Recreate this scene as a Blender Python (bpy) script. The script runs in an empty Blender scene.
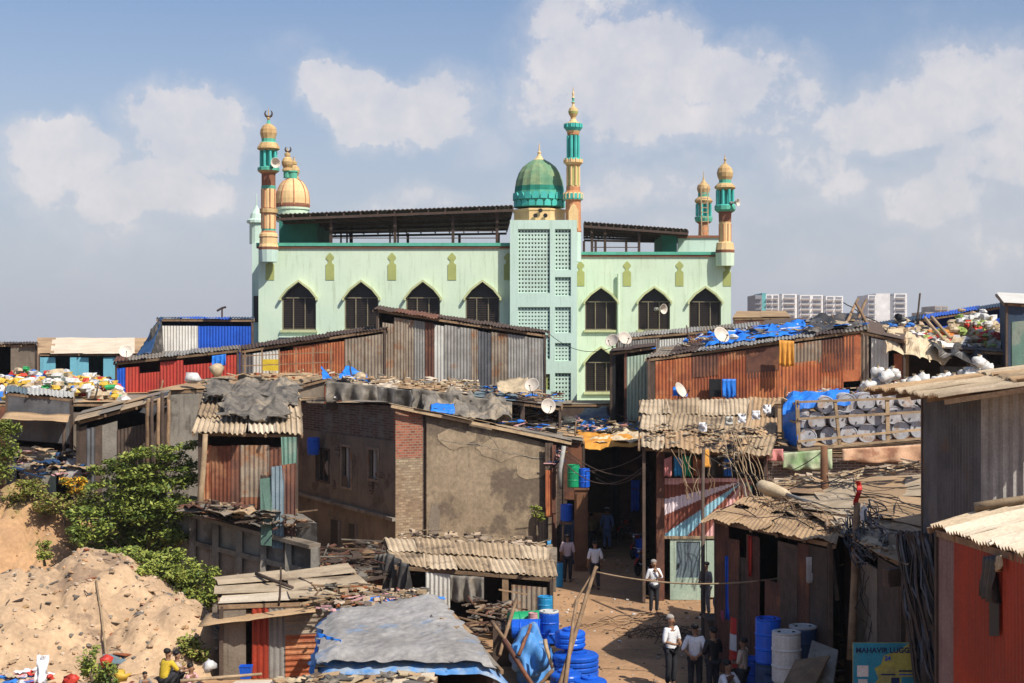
import bpy, bmesh, math, random
from mathutils import Vector, Matrix, noise
from mathutils.geometry import tessellate_polygon
R = random.Random(7)
S = bpy.context.scene
COL = S.collection
F = 1422.22; H = 8.8; CX = 512.0; CY = 341.5
def P(px, py, d): return Vector(((px-CX)/F*d, d, H-(py-CY)/F*d))
def X(px, d): return (px-CX)/F*d
def Z(py, d): return H-(py-CY)/F*d
def G(px, py):
    d = F*H/(py-CY); return Vector((X(px, d), d, 0))
V = Vector

# ------------------------------------------------------------------ materials
def mat(name, c1, c2=None, c3=None, scale=1.5, rough=.85, metal=0.0, bump=.25, fine=25, streak=0.0,
        streakc=(.05,.04,.03), patch=.58, var=.12, soft=.08, spec=.3, bscale=None, patch_scale=None, famp=.21):
    m = bpy.data.materials.new(name); m.use_nodes = True
    nt = m.node_tree; N = nt.nodes; L = nt.links
    b = N['Principled BSDF']; b.inputs['Roughness'].default_value = rough
    b.inputs['Metallic'].default_value = metal
    b.inputs['Specular IOR Level'].default_value = spec
    tc = N.new('ShaderNodeTexCoord'); oi = N.new('ShaderNodeObjectInfo')
    add = N.new('ShaderNodeVectorMath'); add.operation = 'ADD'
    cmb = N.new('ShaderNodeCombineXYZ')
    mm = N.new('ShaderNodeMath'); mm.operation = 'MULTIPLY'; mm.inputs[1].default_value = 37.0
    L.new(oi.outputs['Random'], mm.inputs[0]); L.new(mm.outputs[0], cmb.inputs[0]); L.new(mm.outputs[0], cmb.inputs[1])
    L.new(tc.outputs['Object'], add.inputs[0]); L.new(cmb.outputs[0], add.inputs[1])
    vec = add.outputs[0]
    def noise_n(sc, det=5, rg=.6, v=vec):
        n = N.new('ShaderNodeTexNoise'); n.inputs['Scale'].default_value = sc
        n.inputs['Detail'].default_value = det; n.inputs['Roughness'].default_value = rg
        L.new(v, n.inputs['Vector']); return n.outputs['Fac']
    def ramp(fac, a, bb):
        r = N.new('ShaderNodeMapRange'); r.interpolation_type = 'SMOOTHSTEP'
        r.inputs['From Min'].default_value = a; r.inputs['From Max'].default_value = bb
        L.new(fac, r.inputs['Value']); return r.outputs[0]
    def mix(fac, a, bcol):
        x = N.new('ShaderNodeMix'); x.data_type = 'RGBA'
        if isinstance(fac, float): x.inputs[0].default_value = fac
        else: L.new(fac, x.inputs[0])
        for i, c in ((6, a), (7, bcol)):
            if isinstance(c, tuple): x.inputs[i].default_value = (*c, 1)
            else: L.new(c, x.inputs[i])
        return x.outputs[2]
    c2 = c2 or tuple(k*.72 for k in c1)
    cur = mix(ramp(noise_n(scale), .35, .65), c1, c2)
    if c3: cur = mix(ramp(noise_n(patch_scale or scale*.7, 6, .65), patch-soft, patch+soft), cur, c3)
    if streak:
        mp = N.new('ShaderNodeMapping'); mp.inputs['Scale'].default_value = (4.5, 4.5, .35)
        L.new(vec, mp.inputs[0])
        st = ramp(noise_n(1.6, 4, .6, mp.outputs[0]), .5, .75)
        sm = N.new('ShaderNodeMath'); sm.operation = 'MULTIPLY'; sm.inputs[1].default_value = streak
        L.new(st, sm.inputs[0]); cur = mix(sm.outputs[0], cur, streakc)
    fn = noise_n(fine, 3, .7)
    g = N.new('ShaderNodeMapRange'); g.inputs['To Min'].default_value = 1-famp; g.inputs['To Max'].default_value = 1+famp
    g.inputs['From Min'].default_value = .25; g.inputs['From Max'].default_value = .75
    L.new(fn, g.inputs['Value'])
    g2 = N.new('ShaderNodeMapRange'); g2.inputs['To Min'].default_value = 1-var; g2.inputs['To Max'].default_value = 1+var
    L.new(oi.outputs['Random'], g2.inputs['Value'])
    gm = N.new('ShaderNodeMath'); gm.operation = 'MULTIPLY'; L.new(g.outputs[0], gm.inputs[0]); L.new(g2.outputs[0], gm.inputs[1])
    sc = N.new('ShaderNodeVectorMath'); sc.operation = 'SCALE'
    L.new(cur, sc.inputs[0]); L.new(gm.outputs[0], sc.inputs['Scale'])
    L.new(sc.outputs[0], b.inputs['Base Color'])
    if bump:
        bn = N.new('ShaderNodeBump'); bn.inputs['Strength'].default_value = bump; bn.inputs['Distance'].default_value = .03
        L.new(noise_n(bscale or fine*.5, 4), bn.inputs['Height']); L.new(bn.outputs[0], b.inputs['Normal'])
    return m
def brick_mat(name, c1, c2, mortar, worn=None, wornf=.6):
    m = mat(name, c1, c2, worn, patch=wornf, bump=.4)
    nt = m.node_tree; N = nt.nodes; L = nt.links; b = N['Principled BSDF']
    src = b.inputs['Base Color'].links[0].from_socket
    tc = N.new('ShaderNodeTexCoord'); sp = N.new('ShaderNodeSeparateXYZ'); cb = N.new('ShaderNodeCombineXYZ')
    ad = N.new('ShaderNodeMath'); ad.operation = 'ADD'
    L.new(tc.outputs['Object'], sp.inputs[0]); L.new(sp.outputs[0], ad.inputs[0]); L.new(sp.outputs[1], ad.inputs[1])
    L.new(ad.outputs[0], cb.inputs[0]); L.new(sp.outputs[2], cb.inputs[1])
    br = N.new('ShaderNodeTexBrick'); br.inputs['Scale'].default_value = 1
    br.inputs['Brick Width'].default_value = .26; br.inputs['Row Height'].default_value = .1; br.inputs['Mortar Size'].default_value = .016
    br.inputs['Color1'].default_value = (1,1,1,1); br.inputs['Color2'].default_value = (.55,.5,.5,1); br.inputs['Mortar'].default_value = (0,0,0,1)
    L.new(cb.outputs[0], br.inputs[0])
    mu = N.new('ShaderNodeMix'); mu.data_type = 'RGBA'; mu.blend_type = 'MULTIPLY'; mu.inputs[0].default_value = 1
    L.new(src, mu.inputs[6]); L.new(br.outputs['Color'], mu.inputs[7])
    mx = N.new('ShaderNodeMix'); mx.data_type = 'RGBA'; L.new(br.outputs['Fac'], mx.inputs[0])
    L.new(mu.outputs[2], mx.inputs[6]); mx.inputs[7].default_value = (*mortar, 1)
    L.new(mx.outputs[2], b.inputs['Base Color'])
    return m
M = {}
def dm(n, *a, **k): M[n] = mat(n, *a, **k)
# mosque paints
dm('mint', (.54,.64,.48), (.49,.60,.45), (.45,.53,.39), scale=.35, patch=.62, soft=.1, streak=.42, streakc=(.27,.34,.2), var=0, bump=.1, fine=12, famp=.05)
dm('aqua', (.48,.62,.53), (.44,.57,.49), (.4,.51,.43), scale=.3, streak=.4, streakc=(.24,.34,.26), var=0, bump=.1, famp=.05)
dm('teal', (.09,.38,.27), (.08,.32,.22), scale=.8, streak=.25, var=0)
dm('tealshade', (.03,.16,.12), (.03,.12,.09), scale=.8, var=0)  # teal darkened in colour for the shade on the roof rooms
dm('turq', (.06,.42,.36), (.05,.34,.3), scale=.8, var=0, rough=.6)
dm('olive', (.33,.36,.12), (.29,.32,.11), scale=.8, var=0)
dm('hood', (.46,.48,.26), (.4,.42,.22), scale=1, var=0, streak=.2)
dm('domeolive', (.22,.29,.15), (.10,.22,.13), scale=1.2, var=0, streak=.3, streakc=(.05,.12,.07))
dm('domegreen', (.02,.22,.16), (.015,.16,.11), scale=1, var=0)
dm('cream', (.68,.48,.24), (.6,.40,.19), scale=.8, var=0, streak=.3, streakc=(.3,.2,.1))
dm('sand', (.50,.36,.17), (.40,.25,.11), scale=2, var=0, streak=.35, streakc=(.16,.1,.05))
dm('orange', (.48,.22,.10), (.38,.16,.08), scale=1, var=0, streak=.3)
dm('brownband', (.22,.09,.05), (.17,.07,.04), var=0)
dm('glassdark', (.012,.012,.013), (.02,.018,.016), var=.1, rough=.35, bump=0)
dm('mullion', (.2,.17,.11), var=0)
# metals
dm('rust', (.30,.085,.03), (.21,.055,.025), (.38,.17,.08), scale=1.3, streak=.5, streakc=(.09,.03,.02), rough=.8)
dm('rustorange', (.40,.14,.05), (.28,.08,.035), (.20,.06,.03), scale=1.1, streak=.55, streakc=(.12,.035,.02))
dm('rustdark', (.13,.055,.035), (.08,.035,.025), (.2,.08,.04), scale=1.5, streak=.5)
dm('galv', (.29,.275,.25), (.21,.195,.175), (.25,.13,.07), scale=1.6, patch=.66, streak=.45, streakc=(.1,.075,.06), rough=.6, metal=.15)
dm('galvwarm', (.29,.235,.175), (.2,.155,.115), (.24,.11,.05), scale=1.6, patch=.6, streak=.6, streakc=(.11,.07,.045), rough=.7, metal=.1)
dm('galvlight', (.50,.49,.44), (.42,.4,.36), (.3,.2,.13), scale=1, patch=.7, streak=.3, rough=.6)
dm('galvdark', (.11,.11,.115), (.07,.07,.075), (.14,.09,.06), scale=1.2, patch=.64, streak=.4, rough=.6)
dm('bluesheet', (.015,.09,.48), (.012,.07,.38), scale=1, streak=.25, rough=.5, var=.05)
dm('redsheet', (.42,.05,.03), (.34,.035,.025), (.2,.05,.035), scale=1, patch=.66, streak=.45, rough=.6, var=.05)
dm('redpaint', (.32,.038,.016), (.24,.03,.014), scale=1, streak=.3, rough=.55, var=.03)
dm('whitesheet', (.62,.6,.54), (.54,.51,.45), scale=1, streak=.35, rough=.6, var=.05)
dm('lightblue', (.16,.42,.52), (.14,.38,.47), scale=.8, streak=.3, var=.03)
dm('greenboard', (.10,.18,.14), (.08,.14,.11), (.17,.2,.16), scale=1.4, streak=.4)
dm('bluegrey', (.14,.18,.2), (.1,.14,.16), scale=1.4, streak=.4)
dm('palegreen', (.35,.42,.33), (.27,.35,.28), scale=1, streak=.45)
dm('navysheet', (.03,.05,.09), (.022,.04,.07), scale=1, streak=.2)
# roofs / mineral
dm('asbestos', (.36,.265,.165), (.25,.18,.11), (.14,.10,.065), scale=1.2, patch=.6, streak=0, fine=18, bump=.4)
dm('asbestoslight', (.46,.36,.245), (.34,.26,.17), (.18,.13,.085), scale=1.0, patch=.64, fine=18)
dm('roofpale', (.60,.50,.38), (.5,.41,.3), (.3,.22,.15), scale=.8, patch=.68, fine=15, rough=.7)
dm('roofgrey', (.21,.18,.145), (.14,.12,.095), (.26,.17,.11), scale=1.2, patch=.62)
dm('tanroof', (.39,.26,.145), (.29,.19,.105), (.19,.115,.065), scale=.6, patch=.62, fine=14)
dm('plaster', (.25,.19,.125), (.18,.135,.088), (.115,.085,.06), scale=.75, patch=.53, soft=.035, streak=.35, streakc=(.10,.075,.05), var=0, bump=.8, fine=7, famp=.28)
dm('plasterold', (.20,.16,.12), (.15,.12,.09), (.09,.07,.05), scale=1, streak=.4, var=.05, bump=.6)
dm('concrete', (.23,.205,.17), (.16,.14,.115), (.09,.075,.06), scale=1.2, streak=.5, bump=.5)
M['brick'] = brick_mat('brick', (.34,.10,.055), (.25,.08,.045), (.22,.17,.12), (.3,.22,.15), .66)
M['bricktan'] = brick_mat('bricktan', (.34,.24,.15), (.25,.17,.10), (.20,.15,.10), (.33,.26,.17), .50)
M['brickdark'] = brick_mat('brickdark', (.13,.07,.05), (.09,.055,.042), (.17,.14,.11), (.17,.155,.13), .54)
M['brickshade'] = brick_mat('brickshade', (.10,.055,.04), (.07,.045,.035), (.06,.05,.04))
dm('dirt', (.38,.225,.12), (.29,.17,.09), (.2,.12,.065), scale=.45, patch=.6, soft=.12, var=0, fine=6, bump=.7, rough=1)
dm('mound', (.46,.315,.19), (.34,.23,.14), (.23,.155,.10), scale=.8, patch=.58, soft=.06, var=0, fine=7, bump=.9, rough=1)
dm('moundred', (.42,.25,.13), (.34,.2,.105), (.24,.17,.07), scale=.7, patch=.56, var=0, fine=6, bump=.9, rough=1)
dm('stone', (.40,.31,.22), (.28,.21,.15), scale=3, var=.3, rough=1)
# woods etc
dm('wood', (.25,.16,.09), (.17,.105,.06), scale=3, streak=.3, var=.25)
dm('woodpale', (.37,.265,.16), (.26,.18,.105), scale=3, var=.2)
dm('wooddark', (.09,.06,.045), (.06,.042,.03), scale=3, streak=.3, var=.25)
dm('cupboard', (.16,.075,.035), (.12,.055,.028), scale=2)
dm('bark', (.16,.12,.08), (.1,.075,.05), scale=6, bump=.6)
dm('steel', (.08,.05,.04), (.06,.04,.03), scale=3, metal=.2, var=.1)
dm('pipe', (.30,.29,.27), (.22,.21,.19), scale=3, rough=.5)
# fabrics, plastic
dm('tarpblue', (.02,.19,.68), (.02,.14,.5), (.10,.26,.5), scale=1.5, patch=.66, rough=.5, bump=.6, fine=8, var=.06)
dm('tarpfade', (.29,.275,.26), (.21,.195,.18), (.16,.21,.29), scale=.9, patch=.62, soft=.05, rough=.6, bump=.6, fine=8, var=0)
dm('tarpgrey', (.16,.14,.115), (.09,.08,.068), (.26,.21,.15), scale=1.8, rough=.65, bump=.6, fine=8)
dm('tarpblack', (.035,.033,.032), (.06,.055,.05), (.12,.105,.09), scale=1.5, patch=.6, rough=.45, bump=.6, fine=8)
dm('tarpnavy', (.02,.05,.12), (.015,.04,.09), scale=1.5, rough=.5)
dm('tarpyellow', (.58,.27,.04), (.48,.2,.03), scale=2, rough=.7)
dm('tarpcream', (.52,.42,.28), (.4,.31,.2), (.25,.18,.1), scale=1.5, patch=.64, bump=.5)
dm('clothpink', (.55,.22,.20), (.45,.17,.15), scale=2)
dm('clothgreen', (.42,.46,.30), (.34,.38,.24), (.2,.3,.14), scale=2)
dm('clothpeach', (.60,.38,.24), (.5,.3,.18), (.35,.17,.1), scale=2)
dm('white', (.62,.60,.57), (.54,.52,.49), scale=3, rough=.6)
dm('shirtwhite', (.70,.70,.72), (.62,.62,.64), scale=4, var=.04)
dm('shirtpink', (.5,.38,.38), (.44,.33,.33), scale=4, var=.04)
dm('shirtbeige', (.42,.33,.25), (.36,.28,.2), scale=4, var=.04)
dm('shirtgrey', (.2,.19,.18), (.13,.12,.12), scale=6, var=.04)
dm('shirtolive', (.2,.16,.08), (.16,.13,.06), scale=4)
dm('kurtablue', (.14,.2,.38), (.11,.16,.32), scale=4)
dm('shirtyellow', (.62,.44,.03), (.5,.35,.03), scale=4)
dm('shirtred', (.5,.04,.03), scale=4)
dm('trousers', (.02,.02,.025), (.03,.03,.035), scale=4)
dm('skin', (.27,.14,.08), (.22,.115,.065), scale=3, rough=.6, var=.1, bump=0)
dm('hair', (.012,.01,.009), rough=.6, var=0); dm('hairgrey', (.3,.27,.24), var=0)
dm('pblue', (.01,.10,.55), (.01,.08,.45), scale=2, rough=.35, bump=.05, var=.12)
dm('pblue2', (.02,.26,.5), (.02,.2,.4), scale=2, rough=.4, bump=.05)
dm('pgreen', (.01,.3,.12), (.01,.24,.1), scale=2, rough=.4, bump=.05)
dm('pred', (.5,.03,.02), (.42,.025,.02), scale=2, rough=.4, bump=.05)
dm('pmaroon', (.25,.02,.06), (.2,.02,.05), scale=2, rough=.45, bump=.05)
dm('pwhite', (.55,.54,.52), (.46,.45,.42), (.35,.28,.2), scale=2, patch=.66, rough=.45, bump=.05)
dm('drumgrey', (.40,.40,.42), (.28,.28,.3), (.30,.2,.13), scale=3, patch=.58, rough=.5, bump=.1)
dm('black', (.012,.012,.013), rough=.5, var=0); dm('chrome', (.45,.45,.45), rough=.25, metal=.9, bump=0)
dm('tyre', (.02,.02,.02), rough=.9)
dm('dish', (.55,.49,.42), (.48,.42,.35), scale=3, rough=.5)
dm('shedpink', (.25,.17,.16), (.2,.13,.12), streak=.3); dm('signyellow', (.46,.43,.1), (.36,.34,.09), (.25,.24,.12), var=0, streak=.35); dm('signblue', (.03,.26,.38), (.03,.2,.3), (.1,.22,.24), var=0, streak=.35); dm('tarpbluefade', (.08,.25,.55), (.05,.18,.42), (.25,.3,.36), scale=1.5, patch=.55, rough=.6, bump=.6, fine=8, var=.05); dm('signink', (.02,.04,.12), var=0)
for n, c in dict(bagwhite=(.62,.6,.57), bagyellow=(.6,.38,.05), bagblue=(.03,.16,.5), baggreen=(.04,.32,.1), bagred=(.55,.05,.03),
                 bagcream=(.46,.36,.23), bagorange=(.6,.2,.04), bagtan=(.36,.25,.15), bagblack=(.03,.03,.03), bagpink=(.55,.3,.3), baglime=(.35,.45,.12)).items():
    dm(n, c, scale=4, rough=.5, var=0)
def leafmat(n, c1, c2, c3=None):
    m = mat(n, c1, c2, c3, scale=1.6, patch=.6, rough=.6, bump=0, var=0, fine=3)
    b = m.node_tree.nodes['Principled BSDF']; b.inputs['Subsurface Weight'].default_value = 0
    M[n] = m
leafmat('leafa', (.23,.26,.045), (.12,.155,.025)); leafmat('leafb', (.12,.165,.03), (.06,.10,.018)); leafmat('leafc', (.29,.31,.06), (.17,.2,.035))
leafmat('leafdry', (.24,.17,.06), (.16,.12,.04)); leafmat('flower', (.65,.36,.02), (.55,.28,.02))
def farmat(n, c): dm(n, c, scale=.02, fine=.3, bump=0, var=0)
farmat('farwhite', (.72,.7,.68)); farmat('fargrey', (.24,.24,.26)); farmat('fartan', (.4,.34,.28)); farmat('farteal', (.12,.4,.4))

# ------------------------------------------------------------------ mesh builder
class MB:
    def __init__(s): s.v = []; s.f = []; s.m = []
    def add(s, vs, fs, mi=0):
        o = len(s.v); s.v += [V(p) for p in vs]
        for i, f in enumerate(fs):
            s.f.append([k+o for k in f]); s.m.append(mi if isinstance(mi, int) else mi[i])
        return s
    def box(s, c, sz, rz=0, mi=0, rx=0, ry=0):
        mt = Matrix.Rotation(rz, 3, 'Z') @ Matrix.Rotation(ry, 3, 'Y') @ Matrix.Rotation(rx, 3, 'X'); c = V(c)
        vs = [c + mt @ V((sx*sz[0]/2, sy*sz[1]/2, sz_*sz[2]/2)) for sx in (-1,1) for sy in (-1,1) for sz_ in (-1,1)]
        return s.add(vs, [(0,1,3,2),(4,6,7,5),(0,4,5,1),(2,3,7,6),(0,2,6,4),(1,5,7,3)], mi)
    def bb(s, x0, x1, y0, y1, z0, z1, mi=0): return s.box(((x0+x1)/2,(y0+y1)/2,(z0+z1)/2), (abs(x1-x0),abs(y1-y0),abs(z1-z0)), 0, mi)
    def beam(s, a, b, w=.08, h=.08, mi=0):
        a = V(a); b = V(b); d = (b-a).normalized()
        u = d.cross(V((0,0,1)));  u = V((1,0,0)) if u.length < .05 else u.normalized()
        w2 = u.cross(d)
        vs = [p + u*su*w/2 + w2*sw*h/2 for p in (a, b) for su, sw in ((-1,-1),(1,-1),(1,1),(-1,1))]
        return s.add(vs, [(3,2,1,0),(4,5,6,7),(0,1,5,4),(1,2,6,5),(2,3,7,6),(3,0,4,7)], mi)
    def tube(s, pts, r, seg=6, mi=0):
        pts = [V(p) for p in pts]; n = len(pts); rs = r if isinstance(r, (list, tuple)) else [r]*n
        vs = []; fs = []; prev = None
        for i, p in enumerate(pts):
            t = (pts[min(i+1,n-1)]-pts[max(i-1,0)]).normalized()
            u = prev - t*prev.dot(t) if prev else t.cross(V((0,0,1)))
            if u.length < .05: u = t.cross(V((1,0,0)))
            u.normalize(); prev = u; w = t.cross(u)
            for k in range(seg):
                a = 2*math.pi*k/seg; vs.append(p + (u*math.cos(a)+w*math.sin(a))*rs[i])
        for i in range(n-1):
            for k in range(seg):
                k2 = (k+1) % seg; fs.append((i*seg+k, i*seg+k2, (i+1)*seg+k2, (i+1)*seg+k))
        fs.append(tuple(range(seg))[::-1]); fs.append(tuple((n-1)*seg+k for k in range(seg)))
        return s.add(vs, fs, mi)
    def lathe(s, c, prof, seg=16, mi=0, ax=None, flute=0, ph=0):
        """prof: (r,z[,mi]) list; ax: optional 3x3 matrix"""
        c = V(c); vs = []; fs = []; ms = []
        for q in prof:
            for k in range(seg):
                a = 2*math.pi*k/seg+ph; r = q[0]*(1-flute*(k % 2)); p = V((r*math.cos(a), r*math.sin(a), q[1]))
                vs.append(c + (ax @ p if ax else p))
        for i in range(len(prof)-1):
            q = prof[i]
            for k in range(seg):
                k2 = (k+1) % seg; fs.append((i*seg+k, i*seg+k2, (i+1)*seg+k2, (i+1)*seg+k)); ms.append(q[2] if len(q) > 2 else mi)
        fs.append(tuple(range(seg))[::-1]); ms.append(prof[0][2] if len(prof[0]) > 2 else mi)
        n = len(prof)-1; fs.append(tuple(n*seg+k for k in range(seg))); ms.append(prof[-1][2] if len(prof[-1]) > 2 else mi)
        return s.add(vs, fs, ms)
    def surf(s, fn, nu, nv, th=.012, mi=0):
        g = [[V(fn(i/nu, j/nv)) for j in range(nv+1)] for i in range(nu+1)]
        n = (g[nu][0]-g[0][0]).cross(g[0][nv]-g[0][0])
        n = n.normalized() if n.length > 1e-6 else V((0,0,1))
        w = nv+1; vs = [p for r in g for p in r]; K = len(vs); vs += [p-n*th for p in vs]; fs = []
        for i in range(nu):
            for j in range(nv):
                a, b, c, d = i*w+j, (i+1)*w+j, (i+1)*w+j+1, i*w+j+1
                fs.append((a,b,c,d)); fs.append((K+d,K+c,K+b,K+a))
        for i in range(nu):
            a, b = i*w, (i+1)*w; fs.append((a,K+a,K+b,b)); a += nv; b += nv; fs.append((a,b,K+b,K+a))
        for j in range(nv):
            a, b = j, j+1; fs.append((a,b,K+b,K+a)); a += nu*w; b += nu*w; fs.append((a,K+a,K+b,b))
        return s.add(vs, fs, mi)
    def sheet(s, a, b, c, d, pitch=.15, amp=.022, mi=0, th=.006, nv=1, bend=0, flip=1):
        """a->b across the ribs, a->d along; corners a b c d"""
        a, b, c, d = map(V, (a, b, c, d)); ln = ((b-a).length+(c-d).length)/2
        nu = max(2, int(ln/pitch*4)) if pitch else 1
        n = (b-a).cross(d-a).normalized()*flip; o = R.random()*6
        def fn(u, v):
            p = (a*(1-u)+b*u)*(1-v)+(d*(1-u)+c*u)*v
            k = amp*math.sin(2*math.pi*u*ln/pitch) if pitch else 0
            if bend: k += bend*noise.noise(V((u*2.3+o, v*2.3, o)))
            return p + n*k
        return s.surf(fn, nu, nv if not bend else max(nv, 4), th, mi)
    def prism(s, poly, y0, y1, mi=0, fr=None):
        """poly in (x,z), extruded y0..y1; fr maps (x,y,z)->world"""
        fr = fr or (lambda x, y, z: V((x, y, z))); n = len(poly)
        vs = [fr(x, y0, z) for x, z in poly]+[fr(x, y1, z) for x, z in poly]
        tri = tessellate_polygon([[V((x, z, 0)) for x, z in poly]])
        fs = [t for t in tri]+[tuple(k+n for k in t[::-1]) for t in tri]+[(i, (i+1) % n, (i+1) % n+n, i+n) for i in range(n)]
        return s.add(vs, fs, mi)
    def holed(s, outer, holes, y0, y1, mi=0, fr=None):
        fr = fr or (lambda x, y, z: V((x, y, z)))
        loops = [outer]+holes; flat = [p for l in loops for p in l]; n = len(flat)
        tri = tessellate_polygon([[V((x, z, 0)) for x, z in l] for l in loops])
        vs = [fr(x, y0, z) for x, z in flat]+[fr(x, y1, z) for x, z in flat]
        fs = [t for t in tri]+[tuple(k+n for k in t[::-1]) for t in tri]; o = 0
        for l in loops:
            m = len(l)
            fs += [(o+i, o+(i+1) % m, o+(i+1) % m+n, o+i+n) for i in range(m)]; o += m
        return s.add(vs, fs, mi)
    def blob(s, c, sz, mi=0, lump=.25, rz=None, seg=8, rings=5):
        c = V(c); o = R.random()*50; rz = R.random()*6 if rz is None else rz
        mt = Matrix.Rotation(rz, 3, 'Z'); vs = [c+V((0,0,-sz[2]/2))]
        for i in range(1, rings):
            t = math.pi*i/rings
            for k in range(seg):
                a = 2*math.pi*k/seg; d = V((math.sin(t)*math.cos(a), math.sin(t)*math.sin(a), -math.cos(t)))
                m = 1+lump*noise.noise(d*1.7+V((o,o,o)))*2
                vs.append(c + mt @ V((d.x*sz[0]/2*m, d.y*sz[1]/2*m, d.z*sz[2]/2*m)))
        vs.append(c+V((0,0,sz[2]/2))); fs = []; e = len(vs)-1
        for k in range(seg):
            k2 = (k+1) % seg; fs.append((0, 1+k2, 1+k)); b = 1+(rings-2)*seg; fs.append((b+k, b+k2, e))
            for i in range(rings-2):
                a = 1+i*seg; fs.append((a+k, a+k2, a+seg+k2, a+seg+k))
        return s.add(vs, fs, mi)
ORG = {}
SM = set()
def mk(name, mb, mats, off, smooth=False):
    me = bpy.data.meshes.new(name); me.from_pydata([p-off for p in mb.v], [], mb.f)
    for m in (mats if isinstance(mats, (list, tuple)) else [mats]): me.materials.append(M[m] if isinstance(m, str) else m)
    me.polygons.foreach_set('material_index', mb.m)
    me.polygons.foreach_set('use_smooth', [smooth]*len(me.polygons))
    bm = bmesh.new(); bm.from_mesh(me); bmesh.ops.recalc_face_normals(bm, faces=bm.faces); bm.to_mesh(me); bm.free()
    me.update(); o = bpy.data.objects.new(name, me); COL.objects.link(o); return o
def tag(o, label, cat, group=None, kind=None):
    if label: o['label'] = label
    if cat: o['category'] = cat
    if group: o['group'] = group
    if kind: o['kind'] = kind
    return o
def thing(name, label, cat, loc, group=None, kind=None):
    o = bpy.data.objects.new(name, None); COL.objects.link(o); o.location = loc; o.empty_display_size = .3
    ORG[o.name] = V(loc); return tag(o, label, cat, group, kind)
def part(name, mb, mats, parent, label=None, smooth=False):
    off = ORG[parent.name]; o = mk(name, mb, mats, off, smooth); o.parent = parent; ORG[o.name] = off
    if label: o['label'] = label
    return o
def solo(name, mb, mats, label, cat, group=None, kind=None, smooth=False):
    lo = [min(p[i] for p in mb.v) for i in range(3)]; hi = [max(p[i] for p in mb.v) for i in range(3)]
    off = V(((lo[0]+hi[0])/2, (lo[1]+hi[1])/2, lo[2])); o = mk(name, mb, mats, off, smooth); o.location = off; ORG[o.name] = off
    return tag(o, label, cat, group, kind)
def dup(o, loc=None, rz=None, label=None, group=None, rot=None, sc=None, parent=None):
    c = o.copy(); COL.objects.link(c)
    if parent is not None: c.parent = parent
    if loc is not None: c.location = loc
    if rz is not None: c.rotation_euler = (0, 0, rz)
    if rot is not None: c.rotation_euler = rot
    if sc is not None: c.scale = (sc, sc, sc) if not isinstance(sc, tuple) else sc
    if label: c['label'] = label
    if group: c['group'] = group
    for ch in [k for k in o.children]: dup(ch, parent=c)
    ORG[c.name] = V(loc) if loc is not None else V((0,0,0))
    return c
def B4(a, b, c, d): # bilinear: a FL, b FR, c RR, d RL
    return lambda u, v: (V(a)*(1-u)+V(b)*u)*(1-v)+(V(d)*(1-u)+V(c)*u)*v

# ------------------------------------------------------------------ shack tools
def roof(root, FL, FR, RR, RL, cols, rows, mats, pitch=.16, amp=.028, jit=.05, name='roof', bend=.05, sideways=False):
    f = B4(FL, FR, RR, RL); mb = MB(); ml = list(dict.fromkeys(mats))
    nrm = (V(FR)-V(FL)).cross(V(RL)-V(FL)).normalized()
    if nrm.z < 0: nrm = -nrm
    for i in range(cols):
        for j in range(rows):
            u0 = max(0, i/cols-.012); u1 = min(1, (i+1)/cols+.012); v0 = j/rows-(.05 if j else R.uniform(-.03,.03)); v1 = (j+1)/rows
            if j == rows-1: v1 = min(1, v1)
            q = [f(u0,v0), f(u1,v0), f(u1,v1), f(u0,v1)]
            l = .012+.03*((i) % 2)*.5
            q = [p + nrm*(l + (.05 if k < 2 and j else 0)) + V((R.uniform(-jit,jit), R.uniform(-jit,jit), R.uniform(-jit,jit)*.15)) for k, p in enumerate(q)]
            mi = ml.index(R.choice(mats))
            if sideways: mb.sheet(q[1], q[2], q[3], q[0], pitch, amp, mi, .01, bend=bend)
            else: mb.sheet(q[0], q[1], q[2], q[3], pitch, amp, mi, .01, bend=bend)
    return part(name, mb, ml, root)
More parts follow.
